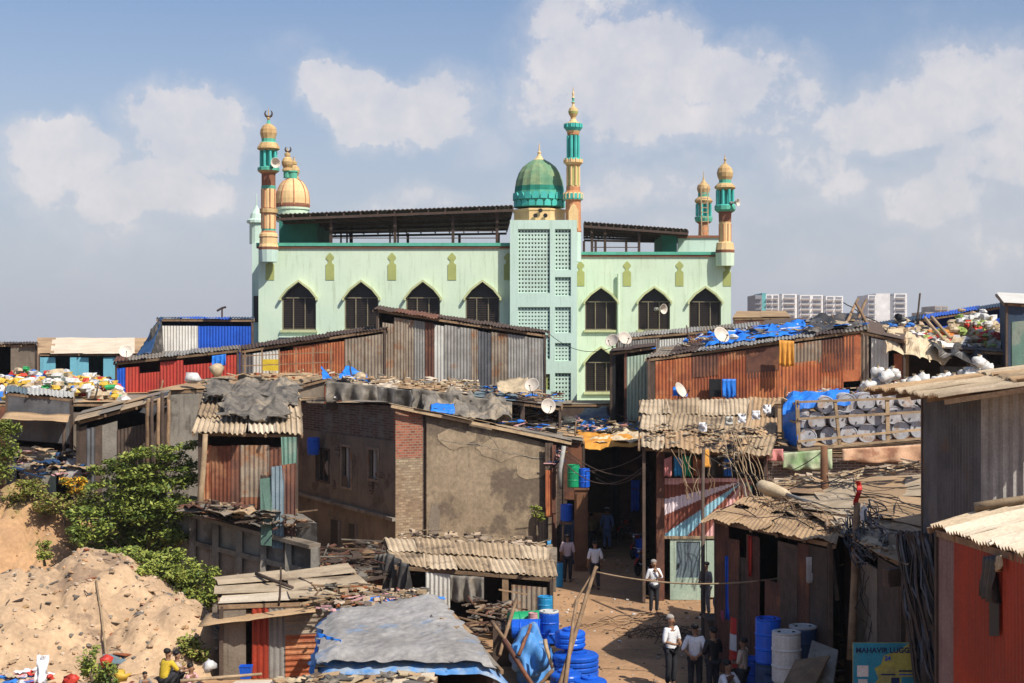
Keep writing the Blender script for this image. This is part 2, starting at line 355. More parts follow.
def shack(name, label, cat, FL, FR, RR, RL, zb=0., roofm=('asbestos',), cols=3, rows=2, pitch=.16, amp=.028, over=.3,
          front=None, left=None, right=None, wallm='rustdark', group=None, rafters=True, bend=.05, jit=.05, inset=None, roofkw={}):
    FL, FR, RR, RL = map(V, (FL, FR, RR, RL)); cen = (FL+FR+RR+RL)/4
    root = thing(name, label, cat, (cen.x, cen.y, zb), group)
    roof(root, FL, FR, RR, RL, cols, rows, roofm, pitch, amp, jit, bend=bend, **roofkw)
    ins = over if inset is None else inset; C = []
    for p in (FL, FR, RR, RL):
        d = cen-p; d.z = 0; C.append(p + d.normalized()*ins*1.2 + V((0,0,-.07)))
    fl, fr, rr, rl = C
    solid = MB()
    def side(a, b, panels, tagn):
        if panels is None:
            n = (b-a).cross(V((0,0,1))).normalized()
            vs = [V((a.x,a.y,zb)), V((b.x,b.y,zb)), b, a]; vs += [p-n*.08 for p in vs]
            solid.add(vs, [(0,1,2,3),(7,6,5,4),(0,4,5,1),(1,5,6,2),(2,6,7,3),(3,7,4,0)]); return
        for pn in panels:
            u0, u1, v0, v1, m, kd = pn[:6]
            n = (b-a).cross(V((0,0,1))).normalized()*R.uniform(0,.035)
            def pt(u, v):
                t = a*(1-u)+b*u; return V((t.x, t.y, zb+(t.z-zb)*v))+n
            q = [pt(u0,v0), pt(u1,v0), pt(u1,v1), pt(u0,v1)]; mb = MB()
            j = lambda: V((0,0,R.uniform(-.02,.02)))
            q = [p+j() for p in q]
            if kd == 'c': mb.sheet(q[0],q[1],q[2],q[3], R.choice((.13,.15)), .018, th=.008, bend=.02)
            elif kd == 'h': mb.sheet(q[1],q[2],q[3],q[0], .15, .02, th=.008, bend=.02)
            else: mb.sheet(q[0],q[1],q[2],q[3], 0, 0, th=.05)
            part(pn[6] if len(pn) > 6 else ('metal_sheet' if kd != 'f' else 'wall_board'), mb, m, root)
    side(fl, fr, front, 'f'); side(fr, rr, right, 'r'); side(rr, rl, None, 'b'); side(rl, fl, left, 'l')
    part('wall', solid, wallm, root)
    if rafters:
        rf = MB(); n = max(3, int((FR-FL).length/1.2))
        for i in range(n+1):
            u = i/n; rf.beam((FL*(1-u)+FR*u)+V((0,0,-.09)), (RL*(1-u)+RR*u)+V((0,0,-.09)), .07, .09)
        rf.beam(fl+V((0,0,-.02)), fr+V((0,0,-.02)), .09, .1)
        part('rafters', rf, 'wood', root)
    for p in (fl, fr): part('corner_post', MB().beam(V((p.x,p.y-.02,zb)), p, .1, .1), 'wooddark', root)
    root['_c'] = 1; del root['_c']
    return root
def strip(n, mats, kd='c', v0=0., v1=1., jit=.25):
    """n side-by-side sheets filling 0..1"""
    xs = [0]+sorted((i+R.uniform(-jit,jit))/n for i in range(1, n))+[1]
    return [(xs[i], min(1, xs[i+1]+.004), v0, v1, R.choice(mats), kd) for i in range(n)]
def tarp(name, label, FL, FR, RR, RL, m, amp=.12, fr=1.4, nu=22, nv=16, drop=(.0,.0,.0,.0), cat='tarpaulin', ragged=.1, group=None, parent=None, fold=0, lift=.08):
    f = B4(FL, FR, RR, RL); o = R.random()*40
    def fn(u, v):
        p = f(u, v); k = noise.noise(V((p.x*fr+o, p.y*fr, o)))+.5*noise.noise(V((p.x*fr*2.7+o, p.y*fr*2.7, o+9)))+.25*noise.noise(V((p.x*6, p.y*6+o, o)))
        if fold: k += fold*math.sin(u*17+3*noise.noise(V((u*3, v*3, o))))
        e = V((0,0,k*amp+lift))
        dz = 0
        if v < .12: dz -= drop[0]*(1-v/.12)
        if u > .88: dz -= drop[1]*((u-.88)/.12)
        if v > .88: dz -= drop[2]*((v-.88)/.12)
        if u < .12: dz -= drop[3]*(1-u/.12)
        e.z += dz
        if u in (0,1) or v in (0,1): e += V((noise.noise(p*3+V((o,0,0))), noise.noise(p*3+V((0,o,0))), 0))*ragged
        return p+e
    mb = MB().surf(fn, nu, nv, .01)
    if parent: return part(name, mb, m, parent, smooth=True)
    return solo(name, mb, m, label, cat, group=group, smooth=not fold)
def hang(name, label, A, Bp, zlow, m, cat='cloth', nu=20, nv=8, amp=.08, group=None, parent=None):
    A = V(A); Bp = V(Bp); o = R.random()*30; n = (Bp-A).cross(V((0,0,1))).normalized()
    def fn(u, v):
        t = A*(1-u)+Bp*u; zb = zlow+ .08*noise.noise(V((u*4, o, 0))); z = t.z*(1-v)+zb*v
        return V((t.x, t.y, z))+n*(amp*(.2+v)*math.sin(u*19+o+2*noise.noise(V((u*5,v*2,o)))))
    mb = MB().surf(fn, nu, nv, .008)
    if parent: return part(name, mb, m, parent, smooth=True)
    return solo(name, mb, m, label, cat, group=group, smooth=True)
def clutter(label, FL, FR, RR, RL, n, mats, size=(.15,.5), kinds='srb', h=.15, name='rubbish', cat='rubbish', seed=1):
    f = B4(FL, FR, RR, RL); mb = MB(); rr = random.Random(seed)
    for _ in range(n):
        u, v = rr.random(), rr.random(); c = f(u, v)+V((0,0,rr.uniform(.03, h))); s = size[0]+(size[1]-size[0])*rr.random()**2.2; k = rr.choice(kinds); mi = rr.randrange(len(mats))
        if k == 's': # slab
            mb.box(c, (s*1.4, s*.8, .03), rr.uniform(0,3.1), mi, rr.uniform(-.25,.25), rr.uniform(-.25,.25))
        elif k == 'r': # stick
            a = rr.uniform(0,6.3); d = V((math.cos(a), math.sin(a), rr.uniform(-.1,.25)))*s*1.6; mb.beam(c-d, c+d, .04, .04, mi)
        elif k == 'b': mb.blob(c, (s, s*.7, s*.5), mi, .4, seg=6, rings=4)
        elif k == 't': # rag
            d = s; a = rr.uniform(0,6.3); ax = V((math.cos(a), math.sin(a), 0)); ay = V((-ax.y, ax.x, 0)); o = rr.random()*20
            mb.surf(lambda uu, vv: c+ax*(uu-.5)*d*2+ay*(vv-.5)*d*1.2+V((0,0,.35*d*noise.noise(V((uu*3+o,vv*3,o))))), 5, 4, .01, mi)
        elif k == 'k': # brick
            mb.box(c, (.24,.12,.09), rr.uniform(0,3.1), mi, rr.uniform(-.2,.2), 0)
    return solo(name, mb, mats, label, cat, kind='stuff')
def pile(label, FL, FR, RR, RL, n, mats, size=(.25,.5), hump=.8, seed=3, name='refuse_heap', cat='rubbish heap'):
    f = B4(FL, FR, RR, RL); mb = MB(); rr = random.Random(seed)
    for _ in range(n):
        u, v = rr.random(), rr.random(); hh = hump*math.sin(math.pi*min(1,max(0,u)))**.5*math.sin(math.pi*(.15+.85*v))*(.75+.5*noise.noise(V((u*5,v*4,seed))))
        c = f(u, v)+V((0,0,hh*rr.uniform(.3,1))); s = rr.uniform(*size)
        mi = int(min(len(mats)-1, max(0, (noise.noise(c*.9+V((seed,0,0)))*.9+.5+rr.uniform(-.3,.3))*len(mats))))
        mb.blob(c, (s, s*rr.uniform(.6,1), s*rr.uniform(.4,.8)), mi, .5, seg=7, rings=4)
    return solo(name, mb, mats, label, cat, kind='stuff')
def wire(label, a, b, sag=.5, r=.02, m='black', name='cable', cat='cable', n=14, group=None, wob=0):
    a = V(a); b = V(b); o = R.random()*20
    pts = [a*(1-t)+b*t+V((wob*noise.noise(V((t*4,o,0))),0,-4*sag*t*(1-t)+wob*noise.noise(V((t*4,o,5))))) for t in [i/n for i in range(n+1)]]
    return solo(name, MB().tube(pts, r, 5), m, label, cat, group=group, smooth=True)
def pole(label, a, b, r=.05, m='wood', name='wooden_pole', cat='pole', group=None):
    a = V(a); b = V(b); pts = [a*(1-t)+b*t+V((.03*noise.noise(a+V((t*3,0,0))), 0, 0)) for t in (0,.25,.5,.75,1)]
    return solo(name, MB().tube(pts, [r*1.1, r*1.05, r, r*.95, r*.85], 7), m, label, cat, group=group, smooth=True)
# ================================================================== MOSQUE
MD = 80.; s1 = F/MD
mosque = thing('mosque', 'large mint green mosque with minarets, domes and pointed windows behind the shacks', 'mosque', (0, 90, 0))
def arch(cx, apex, sill, w, d, grow=0.):
    s = F/d; x = X(cx, d); hw = w/2/s+grow; zt = Z(apex, d)+grow*1.3; zs = Z(sill, d)
    zsp = zs+(zt-zs)*.66
    return [(x-hw, zs), (x+hw, zs), (x+hw, zsp), (x+hw*.62, zsp+(zt-zsp)*.50), (x, zt), (x-hw*.62, zsp+(zt-zsp)*.50), (x-hw, zsp)]
def window(cx, apex, sill, w, d):
    a = arch(cx, apex, sill, w, d); s = F/d; x = X(cx, d); hw = w/2/s; zs = Z(sill, d); zt = Z(apex, d); zsp = a[2][1]
    fr = MB()
    out = arch(cx, apex, sill, w, d, .10)[2:]   # hood over the pointed head
    inn = a[2:]
    o2 = [out[0], out[1], out[2], out[3], out[4]]; poly = o2+inn[::-1]
    poly = [(x+hw+.11, zsp-.12), (x+hw+.11, zsp+.04), out[1], out[2], out[3], (x-hw-.11, zsp+.04), (x-hw-.11, zsp-.12), (x-hw, zsp-.12)]+inn[::-1]+[(x+hw, zsp-.12)]
    fr.prism(poly, d-.30, d)
    w_ = part('window', fr, 'hood', mosque)
    p = MB().prism(a, d+.22, d+.26); part('pane', p, 'glassdark', w_)
    b = MB()
    for t in (-1, -.36, .36, 1): b.bb(x+hw*t*.96-.03, x+hw*t*.96+.03, d+.10, d+.16, zs, zsp+.05)
    b.bb(x-hw, x+hw, d+.09, d+.15, zsp, zsp+.06); b.bb(x-hw, x+hw, d+.09, d+.15, zs, zs+.07)
    part('mullions', b, 'mullion', w_)
    g = MB()
    k = 14
    for i in range(1, k): 
        z = zs+(zsp-zs)*i/k; g.bb(x-hw, x+hw, d+.165, d+.18, z-.012, z+.012)
    part('grille', g, 'steel', w_)
    g = MB().bb(x-hw-.08, x+hw+.08, d-.16, d+.02, zs-.14, zs); part('sill', g, 'hood', w_)
    return a
def motif(cx, top, bot, d, w=8.5):
    s = F/d; x = X(cx, d); h = w/2/s; zt = Z(top, d); zb = Z(bot, d); H_ = zt-zb
    poly = [(x-h,zb),(x+h,zb),(x+h,zb+H_*.55),(x+h*.45,zb+H_*.62),(x+h*.45,zb+H_*.7),(x+h*.95,zb+H_*.78),(x+h*.95,zb+H_*.84),(x+h*.4,zb+H_*.94),(x,zt),
            (x-h*.4,zb+H_*.94),(x-h*.95,zb+H_*.84),(x-h*.95,zb+H_*.78),(x-h*.45,zb+H_*.7),(x-h*.45,zb+H_*.62),(x-h,zb+H_*.55)]
    part('wall_motif', MB().prism(poly, d-.03, d-.003), 'olive', mosque)
zp = Z(243, MD)
x0 = X(258.5, MD)
holes = [window(c, 282, 330, 34, MD) for c in (299, 361.5, 423, 482.5)]
low1 = [window(c, 355, 400, 34, MD) for c in (299, 361.5)]
mb = MB().holed([(x0,0),(-.11,0),(-.11,zp-.301),(x0,zp-.301)], holes+low1, MD, MD+.3)
mb.bb(x0, x0+.3, MD+.3, MD+16, 0, zp-.35); mb.bb(-.4, -.11, MD+.3, MD+16, 0, zp-.35); mb.bb(x0, 0, MD+16, MD+16.3, 0, zp-.35)
mb.bb(x0+.3, -.4, MD+.3, MD+16, zp-1.3, zp-1.1)
part('left_wing_wall', mb, 'mint', mosque)
D2 = 88.; xr = X(731, D2)
h2 = [window(c, 288, 330, 32, D2) for c in (601, 654, 705)]+[window(601, 348, 392, 32, D2)]+[window(c, 348, 392, 32, D2) for c in (654, 705)]
mb = MB().holed([(3.3,0),(xr,0),(xr,zp-.301),(3.3,zp-.301)], h2, D2, D2+.3)
mb.bb(xr-.3, xr, D2+.3, D2+12, 0, zp-.35); mb.bb(3.3, xr, D2+12, D2+12.3, 0, zp-.35); mb.bb(3.3, xr-.3, D2+.3, D2+12, zp-1.3, zp-1.1)
part('right_wing_wall', mb, 'mint', mosque)
for a, b_, d in ((x0-.1, -.11, MD), (3.62, xr+.1, D2)):
    part('parapet_cap', MB().bb(a, b_, d-.15, d+.3, zp-.18, zp), 'teal', mosque)
    part('cornice_band', MB().bb(a, b_, d-.1, d+.3, zp-.30, zp-.182), 'brownband', mosque)
for c in (270, 330, 392, 452, 508): motif(c, 252.5, 280, MD)
for c in (580.5, 627, 679.5, 727): motif(c, 261, 286, D2, 8)
# little awning shelf lines beneath the windows
for c in (299, 361.5): part('ledge', MB().bb(X(c,MD)-1.1, X(c,MD)+1.1, MD-.25, MD-.005, Z(336,MD)-.08, Z(336,MD)), 'mint', mosque)
# rear-left block with its small turret
mb = MB().bb(X(252, 84), x0-.02, 84, 95, 0, Z(243, 84)); part('rear_block', mb, 'aqua', mosque)
part('rear_window', MB().bb(X(252,84)+.1, X(256,84)+.25, 83.95, 84.02, Z(322,84), Z(296,84)), 'glassdark', mosque)
part('turret', MB().lathe((X(256.5,84.8),84.8,Z(243,84)), [(.42,0),(.42,1.2),(.58,1.25),(.58,1.4),(.4,1.5),(.34,1.8),(.15,2.1),(.04,2.3),(.03,2.9),(.01,3.0)], 12), 'aqua', mosque, smooth=False)
# stair tower with lattice screens
TD = 79.3; sT = F/TD
def rc(xa, xb, ya, yb): return [(X(xa,TD),Z(yb,TD)),(X(xb,TD),Z(yb,TD)),(X(xb,TD),Z(ya,TD)),(X(xa,TD),Z(ya,TD))]
scr = [(518,550,229,293),(518,550,307,333),(518,550,335,359),(518,550,374,390),(555,571,229,270),(555,571,277,296),(555,571,307,333),(555,571,343,361),(555,571,373,402),(518,550,396,430),(555,571,410,440)]
mb = MB().holed([(X(510,TD),0),(X(577,TD),0),(X(577,TD),Z(220,TD)),(X(510,TD),Z(220,TD))], [rc(*q) for q in scr], TD, TD+.28)
mb.bb(X(510,TD), X(510,TD)+.2, TD+.28, TD+7, 0, Z(220,TD)); mb.bb(X(577,TD)-.2, X(577,TD), TD+.28, TD+9, 0, Z(220,TD))
mb.bb(X(510,TD), X(577,TD), TD+.28, TD+7, Z(220,TD)-.25, Z(220,TD)-.003)
part('tower_wall', mb, 'aqua', mosque)
for q in scr:
    xa, xb, za, zb_ = X(q[0],TD), X(q[1],TD), Z(q[3],TD), Z(q[2],TD); g = MB(); lab = None
    m = 'olive' if q[2] == 374 else 'aqua'
    n = max(3, round((xb-xa)/.17)); k = max(3, round((zb_-za)/.22))
    for i in range(n+1): x = xa+(xb-xa)*i/n; g.bb(x-.045, x+.045, TD+.14, TD+.20, za, zb_)
    for i in range(k+1): z = za+(zb_-za)*i/k; g.bb(xa, xb, TD+.135, TD+.205, z-.065, z+.065)
    part('lattice_screen', g, m, mosque)
part('lattice_dark_backing', MB().bb(X(511,TD), X(576,TD), TD+.6, TD+.65, 1, Z(222,TD)), 'glassdark', mosque)  # near-black sheet standing in for the shade behind the lattice holes
# minarets: profile given as (pixel diameter, pixel row) at depth d
def minaret(cx, d, prof, cols=None, seg=12, nm='minaret', horn=None):
    s = F/d; c = V((X(cx,d), d, 0)); ms = []; pr = []
    for w, y, m in prof:
        if m not in ms: ms.append(m)
        pr.append((w/2/s, Z(y,d), ms.index(m)))
    pr.sort(key=lambda q: 0)
    body = part(nm, MB().lathe(c, pr, seg), ms, mosque)
    if cols:
        for (y0, y1, w, n, m, m2, arch_) in cols:
            g = MB()
            for k in range(n):
                a = 2*math.pi*(k+.5)/n; r = w/2/s; g.tube([c+V((r*math.cos(a), r*math.sin(a), Z(y0,d))), c+V((r*math.cos(a), r*math.sin(a), Z(y1,d)))], .07*arch_, 6)
            part('columns', g, m, body)
    return body, c, s
TQ, SA, OR, CR, TE, BR, OL = 'turq','sand','orange','cream','teal','brownband','olive'
# front-left
profA = [(18,262,'aqua'),(20,250,'brownband'),(20,247,CR),(18,244,CR),(18,238,BR),(19,237,CR),(18,234,CR),(16,233,OR),(14,231,TE),(14,229,CR),(14,214,OR),(18,213,SA),(18,209,BR),(14,208,CR),(14,189,TE),(15,186.5,TE),
         (14,186,BR),(14,174,OR),(17,173,SA),(22,171,TE),(22,168,TQ),(20,167.5,TE),(9,166,TQ),(9,152,TE),(15,151,SA),(20,150,SA),(23,149,SA),(22,147,SA),(17,143,TE),(14,142,TE),(14,139,SA),(15,137,SA),(17,133.5,SA),(16,129.5,SA),(12,126,SA),(5,124,TE),(3,122,TE),(2,120,SA),(4,118.5,SA),(1.5,117,SA),(.8,110,SA),(.3,108,SA)]
mA, cA, sA = minaret(268.5, 79.4, profA, [(167,151,15,8,TQ,None,1.2),(208,189,14,8,'orange',None,.55),(229,214,14,8,'orange',None,.55)])
def crescent(parent, c, z, r, m='steel'):
    pts = [c+V((r*math.sin(a), 0, z+r-r*math.cos(a))) for a in [math.pi*(-.8+1.6*i/12)+.0 for i in range(13)]]
    part('crescent', MB().tube(pts, [.02+.05*math.sin(math.pi*i/12) for i in range(13)], 5), m, parent)
crescent(mA, cA, Z(117,79.4), .2)
profC = [(16,262,'aqua'),(16,232.5,OR),(17,231,OR),(16,229,'orange'),(15,201,OR),(19,200,TQ),(20,198,TQ),(20,194,CR),(18,193,OR),(14,191,OR),(14,187,SA),(12,186,OL),(12,167,SA),(15,165,CR),(19,163,CR),(19,160,TQ),(18,158.5,TE),(7,158,TQ),(7,136,CR),(12,135,OR),(12,133,CR),
         (14,131,TQ),(18,128,TQ),(18,124,SA),(14,123,CR),(8,122,CR),(5,119,SA),(5,117.5,SA),(9,114,OL),(10,111.5,SA),(8,108.5,SA),(3,106.5,CR),(2,104,CR),(4,102.5,TE),(1.5,101,TE),(3,98,CR),(1.5,96,CR),(2.5,93.5,CR),(1,91,SA),(.4,87,SA)]
mC, cC, sC = minaret(573.2, 82.5, profC, [(158,136,11,8,TQ,None,1.4),(199,193,19,14,'cream',None,.7),(163,159,18.5,12,CR,None,.7),(128,124,18,12,TQ,None,.7),(186,167,12.2,8,CR,None,1.1)])
g = MB(); poly = [(-.28,0),(.28,0),(.28,1.0),(.15,1.3),(0,1.45),(-.15,1.3),(-.28,1.0)]
g.prism(poly, 0, .06, fr=lambda x, y, z: V((cC.x+x, cC.y-.47+y, Z(229,82.5)+z))); part('arch_panel', g, 'cream', mC)
profD = [(18,266,'mint'),(19,253,BR),(19,250,CR),(18,247,CR),(17,243,CR),(12,242,CR),(12,223,CR),(12.5,222,BR),(13,213,BR),(17,212,TE),(21,210,TE),(21,206,TQ),(19,205,TE),(9,204.5,TQ),(9,191,SA),(17,190,SA),(21.5,188,SA),(20,186,SA),(14,183.5,TE),(12,183,TE),(12,180,SA),(15,177,SA),(16.5,173,SA),(14,168.5,SA),(8,165.5,SA),(3,163.5,SA),(1.5,161,SA),(3,159.5,SA),(1,158,SA),(.4,154,SA)]
mD, cD, sD = minaret(725, 87.7, profD, [(205,190,16,8,TQ,None,1.3),(241,224,12,8,'orange',None,.5)])
profE = [(12,262,'mint'),(11,242,OR),(10,224,BR),(16,222,TE),(18,219,TE),(18,217,TQ),(9,216,TQ),(9,205,SA),(16,203,SA),(18.5,201,SA),(17,199.5,SA),(11,197,TE),(11,193,SA),(13.5,189,SA),(12,185.5,SA),(6,183,SA),(2,180,SA),(.8,176,SA),(.4,171,SA)]
mE, cE, sE = minaret(703.6, 97.5, profE, [(216,204,14,8,TQ,None,1.3)])
# ladder at the far minaret
g = MB(); lx = X(705.5, 95)
for t in (-.22, .22): g.beam((lx+t, 95.1, Z(247,95)), (lx+t, 95.6, Z(186,95)), .06, .06)
for i in range(13):
    z = Z(247,95)+(Z(186,95)-Z(247,95))*(i+.5)/13; g.beam((lx-.22, 95.1+.5*i/13, z), (lx+.22, 95.1+.5*i/13, z), .05, .05)
solo('ladder', g, 'woodpale', 'pale ladder leaning against the farther right-hand minaret on the mosque roof', 'ladder')
# domes
dd = 84.; cc = V((X(539.3,dd), dd, 0)); s = F/dd
pr = [(46,208,0),(49,203,0),(50,198,0),(49.5,192,1),(48.5,187,2),(46,180,2),(41,173,2),(33,167,2),(23,163,2),(12,160,3),(8,158.5,3),(4,156,3),(3,154,3),(4,152.5,3),(1.5,151,3),(1,146,3),(.4,143,3)]
dome = part('central_dome', MB().lathe(cc, [(w/2/s, Z(y,dd), m) for w, y, m in pr], 32, flute=.035), [TE, 'domegreen', 'domeolive', CR], mosque, smooth=False)
g = MB()
for row, (y0, y1, w) in enumerate(((207.5,201,49.0),(200.5,193.5,50.6))):
    for k in range(20):
        a = 2*math.pi*(k+.5*row)/20; r = w/2/s; ax = Matrix.Rotation(a, 3, 'Z'); hw = r*math.pi/20*.86; z0 = Z(y0,dd); z1 = Z(y1,dd)
        g.prism([(-hw,0),(hw,0),(hw,(z1-z0)*.55),(hw*.6,(z1-z0)*.9),(0,z1-z0),(-hw*.6,(z1-z0)*.9),(-hw,(z1-z0)*.55)], 0, .09, fr=lambda x, y, z: cc+ax @ V((r-.03+y, x, z))+V((0,0,z0)))
part('petal_band', g, 'turq', dome)
s = F/82.
pr = [(56,224,0),(56,209.5,0),(58,209,0),(58,207.5,0),(50,206.8,0)]
drum = part('dome_drum', MB().lathe((X(539.3,dd),dd,0), [(w/2/s, Z(y,82.)*1.0-.0, m) for w, y, m in pr], 8, ph=math.pi/8), CR, mosque)
g = MB()
for dx, dy in ((-5,4),(5,4),(0,-1)):
    g.lathe((X(540.5+dx,82), dd-1.62, Z(211+dy,82)), [(.13,0),(.13,.05)], 10, ax=Matrix.Rotation(math.radians(90),3,'X'))
part('round_opening', g, 'glassdark', drum)
dd = 86.; cc = V((X(292.7,dd), dd, 0)); s = F/dd
pr = [(32,222,0),(32,211,0),(34,210,0),(34,208,1),(34,206,1),(33,204,2),(33,199,2),(31,192,2),(26,186,2),(19,181.5,2),(10,179,3),(9,178.5,3),(9,173,3),(11,172,3),(10,171,3)]
ld = part('left_dome', MB().lathe(cc, [(w/2/s, Z(y,dd), m) for w, y, m in pr], 24), ['mint', BR, CR, TE], mosque, smooth=False)
g = MB()
for k in range(8):
    a = 2*math.pi*(k+.3)/8; g.tube([cc+V((math.cos(a)*w/2/s*1.01, math.sin(a)*w/2/s*1.01, Z(y,dd))) for w, y, m in pr[4:11]], .035, 5)
part('dome_ribs', g, OR, ld)
for cx, dx, top in ((287.5, 0, 0), (294, 1.6, 5)):
    pr = [(8,178,0),(8,172,0),(11,171,1),(10,169,1),(8,168,1),(11,165,1),(12,162,1),(9,158.5,1),(4,156.5,1),(6,156,1),(6,153.5,1),(2,152.5,1),(1,148,1)]
    tt = part('lantern', MB().lathe((X(cx,dd+dx),dd+dx,0), [(w/2/s, Z(y+top,dd), m) for w, y, m in pr], 12), [TE, SA], ld)
crescent(ld, V((X(288,86),86,0)), Z(152,86), .17)
# roof canopies on steel posts
def canopy(FL, FR, RR, RL, px, d, dz, label=None):
    root = part('roof_canopy', MB().sheet(FL, FR, RR, RL, .25, .03, th=.05), 'steel', mosque)
    g = MB()
    for i in range(15):
        u = i/14; a = V(FL).lerp(V(FR), u); b = V(RL).lerp(V(RR), u); g.beam(a+V((0,0,-.16)), b+V((0,0,-.16)), .08, .12)
    for i in range(6):
        v = i/5; a = V(FL).lerp(V(RL), v); b = V(FR).lerp(V(RR), v); g.beam(a+V((0,0,-.3)), b+V((0,0,-.3)), .09, .14)
    part('purlins', g, 'steel', root)
    for x_ in px:
        p = MB(); x = X(x_, d); u = (x-FL[0])/(FR[0]-FL[0]); zt = FL[2]*(1-u)+FR[2]*u-.2
        p.beam((x, d, zp-.1), (x, d, zt), .16, .16); part('post', p, 'steel', root)
        p = MB(); p.beam((x, d+10, zp-1.2), (x, d+10, RL[2]-.2), .16, .16); part('post', p, 'steel', root)
    r = MB()
    for z in (.35, .75): r.beam((X(px[0],d), d-.02, zp+z), (X(px[-1],d), d-.02, zp+z), .05, .05)
    part('railing', r, 'steel', root)
    return root
canopy((X(276,80.4),80.4,Z(214,80.4)), (X(513,80.4),80.4,Z(205,80.4)), (X(513,80.4)-.4,92.5,Z(229,92.5)), (X(276,80.4),92.5,Z(232,92.5)), (331,395,453,497), 81., 0)
part('roof_room', MB().bb(X(279,84), X(317,84), 84, 91, zp-1.1, Z(219,84)), 'tealshade', mosque)
for x_ in (341,347,352,390,398): part('post', MB().beam((X(x_,88),88,zp-1.1),(X(x_,88),88,Z(225,88)),.1,.1), 'steel', mosque)
canopy((X(584,88.6),88.6,Z(221.5,88.6)), (X(688,88.6),88.6,Z(229,88.6)), (X(686,97),97,Z(238,97)), (X(584,97),97,Z(236,97)), (592,605,639), 89., 0)
part('roof_room', MB().bb(X(662,91), X(677,91), 91, 96, zp-1.1, Z(234,91)), 'tealshade', mosque)
part('stair_parapet', MB().bb(X(678,92), X(722,92), 92, 92.3, zp-1.1, Z(238,92)), 'aqua', mosque)
part('stair_parapet_cap', MB().bb(X(677,92), X(722,92), 91.9, 92.4, Z(238,92)+.003, Z(235.5,92)), 'brownband', mosque)
part('drainpipe', MB().tube([(X(618.5,87.8),87.8,Z(335,87.8)),(X(618.5,87.8),87.8,Z(274,87.8))], .09, 7), 'mint', mosque)
# loudspeakers
def horn(c, rz, label, sc=1):
    t = thing('loudspeaker', label, 'loudspeaker', c)
    ax = Matrix.Rotation(math.radians(90), 3, 'X')
    def L_(pr): return MB().lathe(c, pr, 16, ax=ax)
    part('horn', L_([(.07*sc,-.5*sc),(.09*sc,-.3*sc),(.18*sc,-.1*sc),(.34*sc,.1*sc),(.40*sc,.2*sc),(.38*sc,.2*sc),(.3*sc,.08*sc),(.12*sc,-.2*sc)]), 'dish', t, smooth=True)
    part('driver', L_([(.12*sc,-.75*sc),(.14*sc,-.7*sc),(.14*sc,-.5*sc),(.07*sc,-.48*sc)]), 'pipe', t)
    part('bracket', MB().beam(V(c)+V((0,.5*sc,-.1)), V(c)+V((0,.9*sc,-.3)), .05, .05), 'steel', t)
    t.rotation_euler = (0, 0, rz); return t
horn((X(275,78.4), 78.4, Z(163,78.4)), .45, 'pale horn loudspeaker on the balcony of the front left minaret', .72)
horn((X(736.5,86.9), 86.9, Z(202.5,86.9)), .9, 'pale horn loudspeaker on the balcony of the front right minaret', .6)
horn((X(662,87), 87, Z(309,87)), .7, 'pale horn loudspeaker below the middle arched window of the right wing', .8)
# ================================================================== GROUND AND MOUNDS
def gz(x, y):
    return .05*noise.noise(V((x*.5, y*.5, 0)))+.02*noise.noise(V((x*2, y*2, 4)))
mb = MB(); xs = [-900,-300,-120,-60,-30]+[-25+.5*i for i in range(101)]+[30,60,120,300,900]; ys = [-200,-60,-10,10,20]+[24+.5*i for i in range(133)]+[95,110,150,300,800,2500]
vs = [(x, y, gz(x, y) if abs(x) <= 25 and 24 <= y <= 90 else 0) for x in xs for y in ys]; w_ = len(ys)
mb.add(vs, [(i*w_+j, (i+1)*w_+j, (i+1)*w_+j+1, i*w_+j+1) for i in range(len(xs)-1) for j in range(len(ys)-1)])
g_ = mk('ground', mb, 'dirt', V((0,0,0)), True); g_['kind'] = 'structure'
def mound(name, pts, x0, x1, y0, y1, m, label=None, st=.13, rgh=.16):
    """pts: (x, y, z, rx, ry) gaussian-ish hills"""
    nx = int((x1-x0)/st); ny = int((y1-y0)/st)
    def h(x, y):
        z = -.3
        for px, py, pz, rx, ry in pts:
            r = ((x-px)/rx)**2+((y-py)/ry)**2; z = max(z, (pz+.5)*max(0, 1-r**.75)-.4)
        g_l = abs(noise.noise(V((x*1.1+.5*noise.noise(V((x,y,0))), y*.35, 6)))); z -= rgh*1.5*max(0, .22-g_l)/.22*min(1, max(0, z))
        z += rgh*noise.noise(V((x*.9, y*.9, 3)))+rgh*.6*noise.noise(V((x*2.6, y*2.6, 8)))+rgh*.45*noise.noise(V((x*6, y*6, 1)))
        e = min((x-x0)/.6, (x1-x)/.6, (y-y0)/.6, (y1-y)/.6, 1); return z*e-.4*(1-e)
    mb = MB(); mb.add([(x0+(x1-x0)*i/nx, y0+(y1-y0)*j/ny, h(x0+(x1-x0)*i/nx, y0+(y1-y0)*j/ny)) for i in range(nx+1) for j in range(ny+1)],
           [(i*(ny+1)+j, (i+1)*(ny+1)+j, (i+1)*(ny+1)+j+1, i*(ny+1)+j+1) for i in range(nx) for j in range(ny)])
    o = mk(name, mb, m, V((0,0,0)), True); o['kind'] = 'structure'; return h
hA = mound('dirt_mound', [(X(95,41.5),41.5,2.75,3.9,5.5),(X(20,40),40,2.3,4.5,6),(X(170,39.5),39.5,1.75,2.6,4),(X(120,34),34,.6,5,3.5),(X(0,33),33,.6,4,3.5)], -19, -7.4, 28.5, 47.5, 'mound')
hB = mound('dirt_hillside', [(X(15,50),50,3.6,5.5,5.5),(X(90,51),51,2.6,5,4),(X(150,49),48,1.8,4,3)], -26, -10, 44.2, 58, 'moundred', rgh=.25)
rr = random.Random(8); mb = MB()
